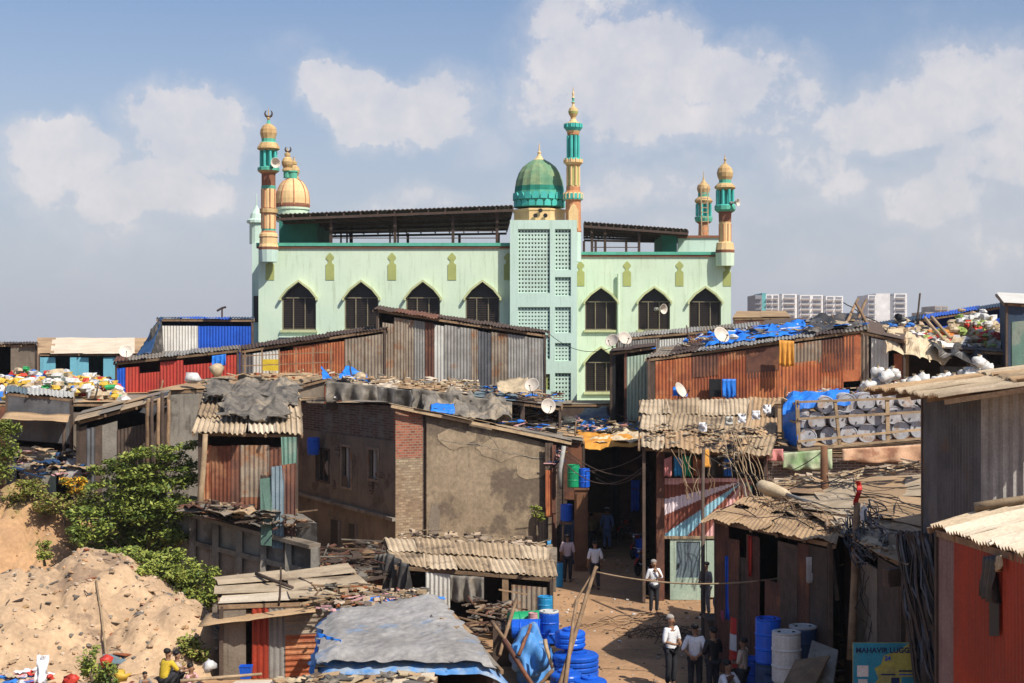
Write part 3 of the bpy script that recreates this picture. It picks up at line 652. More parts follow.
for i in range(420):
    x = rr.uniform(-16.5, -7.8); y = rr.choice((rr.uniform(31.5, 36), rr.uniform(34, 44))); z = hA(x, y)
    if z < 0: continue
    s = rr.uniform(.05,.28)*rr.random()+.04; k = rr.random(); c = V((x, y, z+.02))
    if k < .5: mb.box(c, (s*1.6, s, .02), rr.uniform(0,3), rr.randrange(6), rr.uniform(-.3,.3), rr.uniform(-.3,.3))
    else: mb.blob(c, (s, s*.8, s*.4), rr.randrange(6), .5, seg=6, rings=4)
solo('rubble', mb, ['moundred','wooddark','bagtan','bagcream','tarpgrey','rust'], 'scraps of board, cloth and rubble trodden into the sandy mound', 'rubble', kind='stuff')
# loose stones and scraps lying on the mounds and lane
rr = random.Random(5); mb = MB()
for i in range(2600):
    x = rr.uniform(-17, -7.8); y = rr.uniform(30, 46); z = hA(x, y)
    if z < 0: continue
    s = rr.choice((.03,.04,.05,.06,.08,.1,.16)); mb.blob((x, y, z+s*.15), (s, s*.8, s*.6), rr.choice((0,0,1,2)), .5, seg=5, rings=3)
for i in range(350):
    x = rr.uniform(-25, -11); y = rr.uniform(45, 54); z = hB(x, y)
    if z < 0: continue
    s = rr.choice((.07,.1,.2)); mb.blob((x, y, z+s*.15), (s, s*.8, s*.6), rr.choice((0,1,2,3)), .5, seg=5, rings=3)
solo('stones', mb, ['stone', 'moundred', 'tarpgrey', 'leafdry'], 'loose stones and scraps scattered over the sandy mound on the left', 'stones', kind='stuff')
mb = MB()
for i in range(700):
    y = rr.uniform(34, 58); x = rr.uniform(.3, 7.5); s = rr.choice((.04,.05,.08,.12)); mb.blob((x, y, gz(x, y)+s*.2), (s*1.3, s, s*.5), rr.choice((0,0,0,1,2)), .5, seg=5, rings=3)
solo('pebbles', mb, ['stone', 'wooddark', 'bagwhite'], 'small stones and litter strewn over the dirt lane', 'litter', kind='stuff')
mb = MB()
for i in range(26):
    x = rr.uniform(-16.5, -8.5); y = rr.uniform(32, 44); z = hA(x, y)+.03; a = rr.uniform(0,3.1); l = rr.uniform(.1,.3)
    mb.beam((x-l*math.cos(a), y-l*math.sin(a), z), (x+l*math.cos(a), y+l*math.sin(a), z+.05), .02, .02)
solo('twigs', mb, 'wooddark', 'dry twigs lying about on the sandy mound', 'twigs', kind='stuff')
q = V((X(117,37),37,0)); q.z = hA(q.x, q.y)
solo('board', MB().box(q+V((0,0,.06)), (.7,.5,.03), .3, 0, .25, .1), 'bluegrey', 'grey broken board lying on the slope of the sandy mound', 'board')
pts = []
for px, y in ((96,39.5),(101,38.6),(106,37.4),(109,36.4),(113,35.2)):
    x = X(px, y); pts.append((x, y, hA(x, y)+.05))
solo('branch', MB().tube(pts, [.03,.03,.035,.04,.045], 6), 'woodpale', 'long pale branch running down the face of the sandy mound', 'branch', smooth=True)
pts = []
for px, y in ((10,40.2),(16,40.8),(24,41.2),(33,41.3),(40,41)):
    x = X(px, y); pts.append((x, y, hA(x, y)+.06))
solo('root', MB().tube(pts, .04, 5), 'wooddark', 'dark curved root half buried near the top left of the mound', 'root', smooth=True)
pts = [V((X(135,32)+.3*math.cos(a), 32+.3*math.sin(a), hA(X(135,32),32)+.12)) for a in [6.283*i/16 for i in range(17)]]
solo('tyre', MB().tube(pts, .1, 8), 'tyre', 'old tyre lying flat at the foot of the sandy mound', 'tyre', smooth=True)

# ================================================================== FAR BACKGROUND
def tower(name, label, x0, x1, yt, d, segs, floors, mats):
    s = F/d; zt = Z(yt, d); t = thing(name, label, 'apartment block', ((X(x0,d)+X(x1,d))/2, d, 0))
    for (a, b, m, win, top) in segs:
        xa, xb = X(a,d), X(b,d); mb = MB().bb(xa, xb, d, d+20, 0, Z(top,d)); part('wall', mb, m, t)
        if win:
            fl = MB(); gl = MB(); H_ = Z(top,d); n = floors; zb = Z(326,d); dz = (H_-zb)/n
            for i in range(n):
                z = zb+dz*i
                w = (xb-xa)
                for k in range(win):
                    u0 = xa+w*(k+.14)/win; u1 = xa+w*(k+.86)/win
                    gl.bb(u0, u1, d-.1, d+.2, z+dz*.3, z+dz*.82)
                    fl.bb(u0-.2, u1+.2, d-1.2, d-.003, z+dz*.16, z+dz*.26)
            part('window_row', gl, 'fargrey', t); part('balcony_row', fl, m, t)
    return t
tower('apartment_block', 'long white distant apartment block with rows of balconies beyond the mosque', 755, 843, 293, 620, [
    (755,762,'fargrey',1,295),(762,766,'farteal',0,293),(766,779,'farwhite',2,294.5),(779,782,'fargrey',0,295),(782,797,'farwhite',1,294),(797.5,800,'fargrey',0,295),(800,823,'farwhite',2,295),(823.5,826,'fargrey',0,296),(826,843,'farwhite',2,296)], 6, None)
tower('apartment_block', 'narrow white distant apartment block with two towers, on the right', 868, 907, 293, 640, [
    (868,876,'farwhite',1,295),(876,890,'farwhite',0,293.5),(890,894,'fargrey',0,296),(894,907,'farwhite',1,293.5)], 6, None)
tower('apartment_block', 'low tan distant apartment block with stepped roof, right of the white towers', 925, 962, 306, 600, [
    (925,935,'fartan',2,312),(935,948,'fartan',2,306),(948,962,'fartan',2,310)], 4, None)

# ================================================================== TREES
def crown(mb, c, rad, n, ls, rnd, nm, flat=1.):
    c = V(c)
    for _ in range(n):
        d = V((rnd.gauss(0,1), rnd.gauss(0,1), rnd.gauss(0,1))).normalized()
        p = c+V((d.x*rad[0], d.y*rad[1], d.z*rad[2]*flat))*(rnd.random()**.45)
        a = V((rnd.gauss(0,1), rnd.gauss(0,1), rnd.gauss(0,.5))).normalized(); b = a.cross(V((rnd.gauss(0,.5), rnd.gauss(0,.5), 1))).normalized()
        l = ls*rnd.uniform(.6,1.4); w = l*.42
        mb.add([p-a*l, p+b*w, p+a*l, p-b*w], [(0,1,2,3)], rnd.randrange(nm))
def tree(name, label, base, clumps, trunkr, mats, n, ls, seed, cat='tree', limbs=True):
    rnd = random.Random(seed); t = thing(name, label, cat, base); mb = MB(); tr = MB(); base = V(base)
    top = V(clumps[0][0]); mid = base.lerp(top, .35)+V((rnd.uniform(-.1,.1), 0, 0))
    tr.tube([base-V((0,0,.2)), base.lerp(mid,.5), mid], [trunkr*1.3, trunkr, trunkr*.8], 7)
    for c, r in clumps:
        c = V(c); tr.tube([mid, mid.lerp(c,.55)+V((0,0,.1)), c], [trunkr*.35, trunkr*.2, trunkr*.08], 5)
        vol = (r[0]*r[1]*r[2])**(2/3)
        for k in range(5):
            d = V((rnd.uniform(-1,1)*r[0], rnd.uniform(-1,1)*r[1], rnd.uniform(-.8,1)*r[2]))*.8
            tr.tube([c, c+d*.5+V((0,0,.05)), c+d], [trunkr*.15, trunkr*.1, .01], 4)
            crown(mb, c+d, (r[0]*.45, r[1]*.45, r[2]*.42), int(n*vol*.14), ls, rnd, len(mats))
        crown(mb, c, r, int(n*vol*.4), ls, rnd, len(mats))
    part('trunk', tr, 'bark', t); part('crown', mb, mats, t); return t
def pc(px, py, d, rx, rz, ry=None): return (P(px, py, d), (rx, ry or rx, rz))
cl = [pc(135,500,47,.9,.8)]
for px, py, rx, rz in ((160,452,.9,.25),(125,462,.7,.22),(105,470,.6,.2),(175,462,.8,.3),(150,470,1.0,.25),(115,482,.8,.25),(165,485,1.0,.35),(100,505,.8,.4),(140,500,1.1,.4),(175,508,.8,.5),(95,528,.8,.5),(125,530,1.0,.5),(160,535,1.1,.5),(110,548,.9,.35),(145,480,.9,.25),(186,480,.5,.3),(188,445,.4,.15),(82,515,.5,.35),(130,565,.9,.4),(165,560,.9,.4),(95,555,.6,.35),(185,540,.5,.5),(150,515,1.1,.5)):
    cl.append(pc(px, py, 47.5+R.uniform(-.9,.9), rx, rz))
tree('layered_tree', 'broad dark green tree with layered branches between the mound and the huts', (X(140,47.5),47.5,.3), cl, .1, ['leafa','leafb','leafb','leafa','leafc'], 2600, .08, 11)
for i, (lab, px, pb, d, cs, mats) in enumerate((
    ('bright green leafy shrub below the concrete retaining wall', 180, 590, 42.5, ((160,575,.8,.45),(185,572,.7,.5),(205,580,.5,.45),(175,592,.8,.4),(200,598,.5,.35),(148,563,.6,.35),(130,556,.6,.3),(168,556,.5,.3),(212,592,.3,.3)), ['leafa','leafc','leafc','leafb']),
    ('low green shrub on the ridge behind the sandy mound top', 128, 560, 44, ((120,556,.6,.3),(138,560,.6,.3),(150,570,.5,.3)), ['leafa','leafb','leafc']),
    ('tiny green bush growing alone behind the sandy mound', 45, 560, 45.2, ((44,549,.25,.3),(45,558,.3,.2)), ['leafa','leafc']),
    ('dry yellowish bush at the right foot of the mound', 193, 660, 37.2, ((190,645,.35,.35),(185,655,.35,.3),(200,652,.3,.3)), ['leafc','leafdry','leafa']),
    ('green vine-covered bush at the far left edge', 5, 480, 48, ((3,435,.5,.5),(8,450,.5,.45),(2,470,.5,.5),(14,430,.3,.25)), ['leafa','leafa','leafb']),
    ('olive shrub on the hillside under the left hut', 30, 520, 49, ((22,490,.5,.35),(35,488,.5,.3),(12,500,.4,.3)), ['leafc','leafa','leafdry']),
    ('dry reddish shrub between the olive shrub and the layered tree', 65, 520, 48.5, ((58,502,.7,.35),(78,508,.6,.35),(45,508,.5,.3),(88,498,.4,.35)), ['leafdry','leafc','leafdry','leafa']),
    ('small yellow-flowering bush in front of the left hut', 78, 500, 49, ((68,482,.3,.16),(82,482,.25,.22),(75,490,.35,.2)), ['flower','leafa','flower']),
    ('small potted-looking green plant on the sandy foreground, bottom left', 92, 683, 32.5, ((86,662,.25,.3),(92,672,.25,.25),(98,680,.2,.2)), ['leafa','leafc']),
    ('small green plant beside the red cloth, bottom left', 112, 683, 32.5, ((108,670,.22,.22),(110,679,.2,.2)), ['leafb','leafa']),
    ('small green bush on a ledge at the right corner of the plastered house', 537, 530, 54.3, ((536,512,.28,.22),(541,518,.2,.16)), ['leafa','leafc']),
    )):
    cls = [pc(a, b, d+R.uniform(-.3,.3), rx, rz) for a, b, rx, rz in cs]
    tree('shrub', lab, (X(px,d), d, max(-.1, Z(pb,d))), cls, .04, mats, 3600 if i < 2 else 2900, .07, 30+i, cat='shrub')

# ================================================================== BACK ROW (left)
def C4(*a): return [P(*q) for q in a]
shack('blue_building', 'pale blue long building with tan sloping roof and dark windows, far left', 'building', *C4((36,353.5,85),(165,353.5,85),(165,338,93),(38,338,93)),
      roofm=('roofpale','roofpale','tanroof'), cols=8, rows=1, pitch=0, over=.2, front=[(0,1,.0,.78,'lightblue','f'),(0,.13,.78,.98,'lightblue','f'),(.25,.40,.78,.98,'lightblue','f'),(.52,.68,.78,.98,'lightblue','f'),(.8,1,.78,.98,'lightblue','f')], wallm='lightblue')
shack('brick_hut', 'weathered brown hut with a window opening at the left edge, left of the blue building', 'hut', *C4((-12,344,74),(38,344,74),(38,342,80),(-12,342,80)),
      roofm=('wooddark','roofgrey'), cols=3, rows=1, over=.2, front=[(0,.2,0,1,'rustdark','f'),(.2,.45,0,.8,'brickdark','f'),(.45,1,0,1,'plasterold','f')], wallm='plasterold')
shack('metal_shed', 'tall shed with white and bright blue sheet walls beside the mosque', 'shed', *C4((157,318.5,72),(254,319,72),(254,317.5,79),(157,317.5,79)),
      roofm=('navysheet','bluesheet'), cols=4, rows=1, over=.12, front=[(0,.03,0,1,'bluesheet','f'),(.03,.42,0,.97,'whitesheet','c'),(.42,1,0,.97,'bluesheet','c')], wallm='bluesheet')
hang('awning', 'dark sagging tarpaulin hanging from the left end of the blue and white shed', P(161,320,71.5), P(150,330,70), Z(357,71), 'tarpblack', cat='tarpaulin', amp=.2)
tarp('awning', 'blue edged sloping awning tarpaulin left of the blue and white shed', P(137,357,69), P(150,357,69), P(162,319,71.6), P(157,322,72.5), 'tarpnavy', nu=8, nv=14, amp=.15)
solo('antenna', MB().tube([P(222,318,75),P(222,308,75)], .05, 5).tube([P(217,311,75),P(222,308,75),P(226,307,75)], .06, 5), 'steel', 'small antenna on the roof of the blue and white shed', 'antenna')
r_ = shack('metal_shed', 'long low shed of bright red sheets with a blue end panel', 'shed', *C4((114,362,64),(240,349,64),(240,345,71),(116,357,71)),
      roofm=('roofgrey','galv','rustdark'), cols=8, rows=1, over=.12, front=[(0,.075,0,.97,'bluesheet','c'),(.075,.19,0,.97,'redsheet','c'),(.19,.36,0,.93,'redsheet','c'),(.36,.55,0,.98,'redsheet','c'),(.55,.8,0,.95,'redsheet','c'),(.8,1,0,.98,'redsheet','c')], wallm='redsheet')
hang('tarpaulin', 'small blue tarpaulin scrap over the right end of the red shed wall', P(212,356,63.4), P(226,354,63.4), Z(366,63.4), 'tarpblue', amp=.04)
# big grey shed in front of the mosque + lean-to on its left
shack('metal_shed', 'tall grey patchwork metal shed standing before the mosque', 'shed', *C4((373,309,66),(549,334,66),(549,331,73),(380,306,73)), roofm=('steel','rustdark','steel'), cols=8, rows=1, over=.2, zb=3,
      front=[(0.03,.1,.0,.93,'galvwarm','c'),(.1,.17,0,.97,'galvwarm','c'),(.17,.22,0,.97,'galvwarm','c'),(.22,.29,.22,.97,'galv','c'),(.285,.34,.3,.97,'rustdark','c'),(.34,.40,0,.96,'galvlight','c'),(.4,.56,.3,.97,'galv','c'),(.56,.6,.25,.97,'galvwarm','c'),(.6,.68,0,.96,'galvdark','c'),(.68,.78,.0,.97,'galvwarm','c'),(.78,.9,0,.97,'galv','c'),(.9,1,0,.97,'galv','c'),
             (.0,.2,.0,.25,'plasterold','f'),(.2,.23,0,.3,'galvwarm','c'),(.4,.5,0,.1,'galvwarm','c'),(.5,.58,0,.3,'galv','f'),(.58,.68,0,.35,'galv','f')], wallm='galvwarm')
shack('lean_to_shed', 'low rust brown lean-to shed with a sloping black roof edge, left of the grey shed', 'shed', *C4((238,350,65),(388,328,65),(388,324,70),(238,346,70)), roofm=('steel',), cols=5, rows=1, over=.15, zb=3,
      front=[(0,.08,0,.97,'galvdark','c'),(.08,.26,0,.97,'galvlight','c'),(.26,.36,0,.95,'rust','c'),(.36,.5,0,.97,'rustorange','c'),(.5,.6,0,.97,'rust','c'),(.6,.72,0,.96,'rustorange','c'),(.72,.86,0,.97,'galvwarm','c'),(.86,1,0,.97,'galvwarm','c')], wallm='rustdark')
solo('wooden_box', MB().box(P(271,365,62.5), (.7,.3,.5), 0), 'shirtyellow', 'yellow box in front of the lean-to shed wall', 'box')
g = MB()
for px in (245,262,279,296,313,331): g.beam(P(px,374,61), P(px,346+.2*(331-px)*.3,61), .05, .05)
for a, b in ((352,356),(362,366)): g.beam(P(243,b,61), P(333,a,61), .04, .04)
solo('stick_trellis', g, 'wood', 'thin stick frame standing in front of the low brown shed', 'trellis')
# tan roof I
shack('hut', 'hut with a wide flat tan sheet roof behind the tarpaulin covered hut', 'hut', *C4((148,391,56),(300,385,63.5),(388,362,69),(236,374,66)), roofm=('tanroof','tanroof','roofpale','asbestos'), cols=5, rows=2, pitch=0, over=.15, jit=.1,
      front=[(0,.3,0,1,'concrete','f'),(.3,.6,0,1,'plasterold','f'),(.6,1,0,1,'rustdark','f')], left=[(0,1,0,1,'plasterold','f')], wallm='plasterold')
clutter('odd boards and rubble lying on the wide tan roof', P(200,385,58.5), P(295,381,63), P(385,363,68), P(250,374,66), 60, ['woodpale','tanroof','bagcream','rust'], (.1,.35), 'srk')
MBX = MB().blob(P(192,378,58), (.9,.6,.45), 0)
solo('sack', MBX, 'bagwhite', 'white stuffed sack lying on the tan roof in front of the red shed', 'sack', smooth=True)
solo('sack', MB().blob(P(217,370,62), (.6,.5,.6), 0), 'bagcream', 'cream stuffed sack leaning on the red shed wall', 'sack', smooth=True)

# refuse heap and huts (left)
shack('hut', 'low dark hut carrying the heap of colourful plastic refuse on the left', 'hut', *C4((-25,403,59),(150,403,59),(150,386,69),(-25,386,69)), roofm=('roofgrey','tanroof'), cols=5, rows=2, pitch=0, over=.05, front=[(0,.4,0,1,'rustdark','f'),(.42,.8,0,.95,'plasterold','f'),(.8,1,0,1,'wooddark','c')], wallm='wooddark')
pile('heap of colourful plastic bags and refuse on the left behind the huts', P(-15,402,60), P(125,402,60), P(120,384,68), P(-15,384,68), 650, ['bagwhite','bagyellow','bagcream','bagtan','baggreen','bagyellow','bagwhite','bagblue','bagred','bagcream','bagwhite'], (.28,.62), 1.3, 3)
shack('hut', 'small hut with a blue edged flat roof and grey front at the far left', 'hut', *C4((4,392,53),(74,398,53),(74,392,57),(6,386,57)), roofm=('bluegrey','tarpblue','galvlight'), cols=3, rows=1, over=.15, front=[(0,1,.75,1,'galvdark','f'),(0,.15,0,.75,'galvdark','f'),(.2,.66,0,.72,'concrete','f'),(.66,.76,.0,.7,'palegreen','f')], wallm='rustdark')
tarp('porch_roof', 'rusty tan porch sheet under the blue edged roof of the far left hut', P(2,421,51), P(68,424,51), P(70,417,53), P(6,414,53), 'tanroof', cat='porch roof', amp=.05, nu=12, nv=4)
for i, px in enumerate((10, 64)): pole('thin post holding up the porch sheet, %s end' % ('left', 'right')[i], P(px,424,51.4), P(px,478,51.4), .06, 'wooddark')
shack('hut', 'dark plank hut with a sloping grey sheet roof, left of the concrete house', 'hut', *C4((74,421,50),(168,398,50),(170,390,56),(84,410,56)), roofm=('roofgrey','asbestos','tanroof'), cols=4, rows=2, over=.2, pitch=0,
      front=[(0,.1,0,.97,'wooddark','f'),(.1,.2,0,.95,'galvdark','c'),(.2,.28,0,.95,'wooddark','f'),(.28,.45,.5,.95,'concrete','f'),(.28,.45,0,.5,'galvdark','c'),(.45,1,0,.9,'wooddark','c')], wallm='wooddark')
tarp('tarpaulin', 'black torn tarpaulin bunched at the right end of the plank hut roof', P(140,415,49.4), P(168,412,49.4), P(168,395,52), P(145,402,52), 'tarpblack', amp=.25, nu=12, nv=10)
for i, px in enumerate((147,152,158,163,168)): pole('dark upright pole %s in the bundle beside the plank hut' % ('first','second','third','fourth','fifth')[i], P(px,470,48.8), P(px+R.uniform(-1,1),392+R.uniform(0,8),48.8), .07, R.choice(('wooddark','wood')), group='upright poles beside the plank hut')
clutter('rubbish and rags heaped before the left huts', P(20,480,50), P(95,480,50), P(95,455,51.5), P(20,455,51.5), 120, ['tarpgrey','bagtan','wooddark','bagpink','woodpale','tarpnavy'], (.15,.5), 'srbt', .4, seed=9)
tarp('tarpaulin', 'pale blue grey tarpaulin slung low in front of the far left hut', P(58,478,50), P(82,474,50), P(84,458,50.8), P(68,460,50.8), 'tarpfade', nu=8, nv=8, drop=(.2,0,0,0))

dm('rustdeep', (.20,.06,.028), (.12,.04,.022), (.26,.12,.06), scale=1.2, streak=.6, streakc=(.05,.025,.018))
# hut J on its retaining wall
g = MB(); A = P(172,0,47.5); Bq = P(315,0,43.5)
def wl(u): return V((A.x*(1-u)+Bq.x*u, A.y*(1-u)+Bq.y*u, 0))
zt0, zt1 = Z(510,47.5), Z(548,43.5)
wall = thing('retaining_wall', 'grey stained concrete panel retaining wall under the tarpaulin covered hut', 'wall', (A.x, A.y, 0))
g.add([wl(0), wl(1), wl(1)+V((0,0,zt1)), wl(0)+V((0,0,zt0))]+[p+V((.1,.4,0)) for p in (wl(0), wl(1), wl(1)+V((0,0,zt1)), wl(0)+V((0,0,zt0)))], [(0,1,2,3),(7,6,5,4),(0,4,5,1),(1,5,6,2),(2,6,7,3),(3,7,4,0)])
part('concrete_panel', g, 'concrete', wall)
for i in range(7):
    u = i/6; p = wl(u); part('pier', MB().beam(p+V((0,-.06,0)), p+V((0,-.06,zt0*(1-u)+zt1*u+.02)), .2, .34), 'concrete', wall)
part('rail_beam', MB().beam(wl(0)+V((0,-.1,zt0*.72)), wl(1)+V((0,-.1,zt1*.7)), .16, .16), 'concrete', wall)
part('coping', MB().beam(wl(0)+V((0,-.03,zt0+.06)), wl(1)+V((0,-.03,zt1+.06)), .5, .12), 'plasterold', wall)
solo('earth_platform', MB().add([wl(0)+V((.2,.5,0)), wl(1)+V((0,.5,0)), V((X(303,52),52,0)), V((A.x-.4,52,0)), wl(0)+V((.2,.5,zt0)), wl(1)+V((0,.5,zt0)), V((X(303,52),52,zt1)), V((A.x-.4,52,zt0))], [(0,1,5,4),(1,2,6,5),(2,3,7,6),(3,0,4,7),(4,5,6,7),(3,2,1,0)]), 'concrete', 'raised earth terrace behind the concrete retaining wall', 'terrace', kind='structure')
J = shack('hut', 'tarpaulin covered hut with wavy cement roof and rust panelled front, on the retaining wall', 'hut', *C4((193,432,46),(302,434,46),(299,387,53),(205,388,53)), zb=Z(512,46.5), roofm=('asbestoslight','asbestos','asbestoslight','roofpale'), cols=4, rows=3, over=.35, pitch=.17, amp=.045, jit=.1,
      front=[(.02,.12,0,.85,'rust','c'),(.12,.32,0,.85,'rustdeep','c'),(.32,.42,0,.85,'rustdark','c'),(.42,.72,.18,.86,'galvwarm','c'),(.42,.72,0,.2,'rustdark','c'),(.72,.9,0,.84,'rustdark','c'),(.9,1,.3,1,'greenboard','c')], left=[(0,1,0,1,'rustdark','c')], wallm='rustdark')
tarp('tarpaulin', 'crumpled black and grey tarpaulin spread over the rear half of the cement roof', P(203,404,49.9), P(300,410,49.6), P(299,386,52.8), P(210,386,53), 'tarpgrey', amp=.2, fr=1.8, nu=60, nv=30, ragged=.6, fold=.35, lift=.24)
tarp('tarpaulin', 'black rumpled tarpaulin strip across the front of the cement roof', P(224,424,46.9), P(286,424,47), P(290,404,49.4), P(222,400,49.8), 'tarpgrey', amp=.18, fr=2.0, nu=50, nv=26, ragged=.5, fold=.35, lift=.22)
pole('leaning pale post at the left front corner of the tarpaulin covered hut', P(200,511,45.4), P(205,434,45.6), .1, 'woodpale')
for i, (lab, a, b, yt, yb, m) in enumerate((('tall dull green board leaning beside the concrete house','261','271',477,545,'greenboard'),('blue grey plank leaning next to the dull green board','272','283',465,548,'bluegrey'),('reddish brown corrugated sheet leaning next to the blue grey plank','283','295',463,552,'rustdark'))):
    mb = MB().sheet(P(int(a),yb,44.3), P(int(b),yb+1,44.1), P(int(b)+1,yt,45), P(int(a)-1,yt+2,45), .14 if i else 0, .02, th=.03); solo('leaning_board', mb, m, lab, 'board')
solo('leaning_board', MB().sheet(P(281,437,45.5), P(297,437,45.5), P(297,465,45.3), P(282,465,45.3), .14, .02), 'greenboard', 'short green board under the right end of the cement roof', 'board')
clutter('rags, planks and broken sheets heaped on top of the retaining wall', P(190,515,45.4), P(300,535,43.6), P(300,525,44.8), P(190,506,46.3), 120, ['tarpgrey','wood','wooddark','rustdark','bagtan','galvwarm'], (.12,.7), 'srrtbt', .45, seed=4)
clutter('tangle of broken wood at the foot of the brick house', P(318,600,41.5), P(392,592,42.5), P(392,560,50), P(318,565,47), 260, ['tarpgrey','wooddark','wooddark','wood','rustdark'], (.15,.6), 'srrb', .8, seed=14)

dm('plasterlite', (.275,.21,.138), (.21,.158,.103), (.13,.097,.067), scale=.9, patch=.6, var=0, bump=.8, fine=7, famp=.28)
# ================================================================== BRICK HOUSE K
KL, KC, KR = (X(298,62),62.), (X(395.5,54),54.), (X(563,57),57.)
zKL, zKC, zKR = Z(403,62), Z(406,54), Z(443,57)
house = thing('brick_house', 'two-storey brick house with plastered front and shaded left wall with small windows', 'house', (X(440,58), 58, 0))
def frame2(a, b):
    d = V((b[0]-a[0], b[1]-a[1], 0)); L_ = d.length; d.normalize(); n = V((0,0,1)).cross(d)  # n points away from camera side
    return L_, (lambda x, y, z: V((a[0], a[1], 0))+d*x+n*y+V((0,0,z)))
LL, fL = frame2(KL, KC)
def lx_(px):   # pixel column -> distance along left wall
    k = (px-CX)/F; t = (k*KL[1]-KL[0])/((KC[0]-KL[0])-k*(KC[1]-KL[1])); return t*LL, KL[1]+(KC[1]-KL[1])*t
def rect(pa, pb, ya, yb):
    xa, da = lx_(pa); xb, db = lx_(pb); d = (da+db)/2; return [(xa, Z(yb,d)), (xb, Z(yb,d)), (xb, Z(ya,d)), (xa, Z(ya,d))]
wins = [rect(317,329,450,480), rect(342,351,447,487), rect(369,378,450,479)]
zsp = lambda x: zKL+(zKC-zKL)*x/LL
zmid = 5.0
fl_ = MB().holed([(0,0),(LL,0),(LL,zmid),(0,zmid)], wins, 0, .25, fr=fL)
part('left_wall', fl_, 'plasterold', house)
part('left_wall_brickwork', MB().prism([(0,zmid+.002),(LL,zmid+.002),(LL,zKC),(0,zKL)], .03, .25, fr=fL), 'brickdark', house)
for i, wq in enumerate(wins):
    xa, xb, za, zb_ = wq[0][0], wq[1][0], wq[0][1], wq[2][1]
    f = part('window', MB().holed([(xa-.09,za-.09),(xb+.09,za-.09),(xb+.09,zb_+.09),(xa-.09,zb_+.09)], [[(xa,za),(xb,za),(xb,zb_),(xa,zb_)]], -.04, .1, fr=fL), 'galvwarm' if i else 'wooddark', house)
    part('pane', MB().prism([(xa,za),(xb,za),(xb,zb_),(xa,zb_)], .14, .17, fr=fL), 'glassdark', f)
    part('mullion', MB().prism([((xa+xb)/2-.03,za),((xa+xb)/2+.03,za),((xa+xb)/2+.03,zb_),((xa+xb)/2-.03,zb_)], .02, .13, fr=fL), 'pwhite' if i else 'wooddark', f)
LR, fR = frame2(KC, KR)
c1_ = LR*.155
zt = lambda x: zKC+(zKR-zKC)*x/LR
part('corner_brickwork', MB().prism([(0,Z(458,54.3)),(c1_,Z(458,54.3)),(c1_,zt(c1_)),(0,zt(0))], 0, .25, fr=fR), 'brick', house)
part('corner_wall', MB().prism([(0,0),(c1_,0),(c1_,Z(458,54.3)-.003),(0,Z(458,54.3)-.003)], .0, .25, fr=fR), 'bricktan', house)
part('ledge', MB().prism([(0,Z(508,57)),(LL,Z(508,57)-.15),(LL,Z(508,57)-.02),(0,Z(508,57)+.13)], -.14, .0, fr=fL), 'concrete', house)
for pa, pb, ya, yb in ((306,316,520,536),(331,339,520,545),(349,356,524,548)):
    q = rect(pa, pb, ya, yb); part('lower_opening', MB().prism(q, -.02, .0-.003, fr=fL), 'black', house)
    part('opening_frame', MB().prism([(q[1][0],q[0][1]),(q[1][0]+.14,q[0][1]),(q[1][0]+.14,q[2][1]),(q[1][0],q[2][1])], -.06, -.001, fr=fL), 'concrete', house)
for k in range(9):
    x = R.uniform(.3, LL-.4); w__ = R.uniform(.3,.9); z = R.uniform(2.6, 4.9); h__ = R.uniform(.2,.7)
    pts = [(x+w__*.5*math.cos(a)*R.uniform(.7,1.2), z+h__*.5*math.sin(a)*R.uniform(.7,1.2)) for a in [6.283*i/11 for i in range(11)]]
    part('plaster_patch', MB().prism(pts, -.02, -.001, fr=fL), R.choice(('plaster','concrete','brickdark')), house)
for (x, z, w__, h__, m) in ((LR*.62,zt(LR*.62)-.75,2.4,1.0,'plasterlite'),(LR*.34,zt(LR*.3)-.8,1.6,.9,'plasterlite'),(LR*.5,.9,5.2,.5,'plasterlite'),(LR*.8,zt(LR*.8)-1.3,1.6,.8,'plasterlite'),(c1_+.45,1.6,.5,2.2,'plasterold')):
    pts = [(x+w__*.5*math.cos(a)*R.uniform(.72,1.1), z+h__*.5*math.sin(a)*R.uniform(.72,1.1)) for a in [6.283*i/19 for i in range(19)]]
    part('plaster_patch', MB().prism(pts, -.115, -.101, fr=fR), m, house)
def irr(pts): return pts
part('front_wall', MB().prism([(c1_+.12,0),(LR*.955,0),(LR*.955,zt(LR*.955)-.75),(LR*.93,zt(LR*.93)-.35),(LR*.86,zt(LR*.86)-.16),(LR*.6,zt(LR*.6)-.05),(c1_+.12,zt(c1_)-.12)], -.1, .25, fr=fR), 'plaster', house)
part('front_wall_core', MB().prism([(c1_,0),(LR,0),(LR,zt(LR)),(c1_,zt(c1_))], .05, .24, fr=fR), 'brickshade', house)
for a, b in (((LR*.25,zt(0)-1.35),(LR*.5,zt(0)-1.6)), ((LR*.5,zt(0)-1.6),(LR*.66,zt(0)-1.95)), ((LR*.66,zt(0)-1.95),(LR*.93,zt(0)-2.25)), ((LR*.52,zt(0)-1.05),(LR*.6,zt(0)-1.75))):
    pts = [fR(a[0]+(b[0]-a[0])*t, -.105, a[1]+(b[1]-a[1])*t+.1*noise.noise(V((t*5,a[0],0)))) for t in [i/8 for i in range(9)]]
    part('crack', MB().tube(pts, .022, 4), 'concrete', house)
bk = MB(); bk.bb(KL[0], KR[0], 66, 66.3, 0, 6); bk.add([V((KR[0],KR[1],0)), V((KR[0]+.3,66,0)), V((KR[0]+.3,66,5)), V((KR[0],KR[1],zKR))], [(0,1,2,3)])
part('rear_wall', bk, 'brickdark', house)
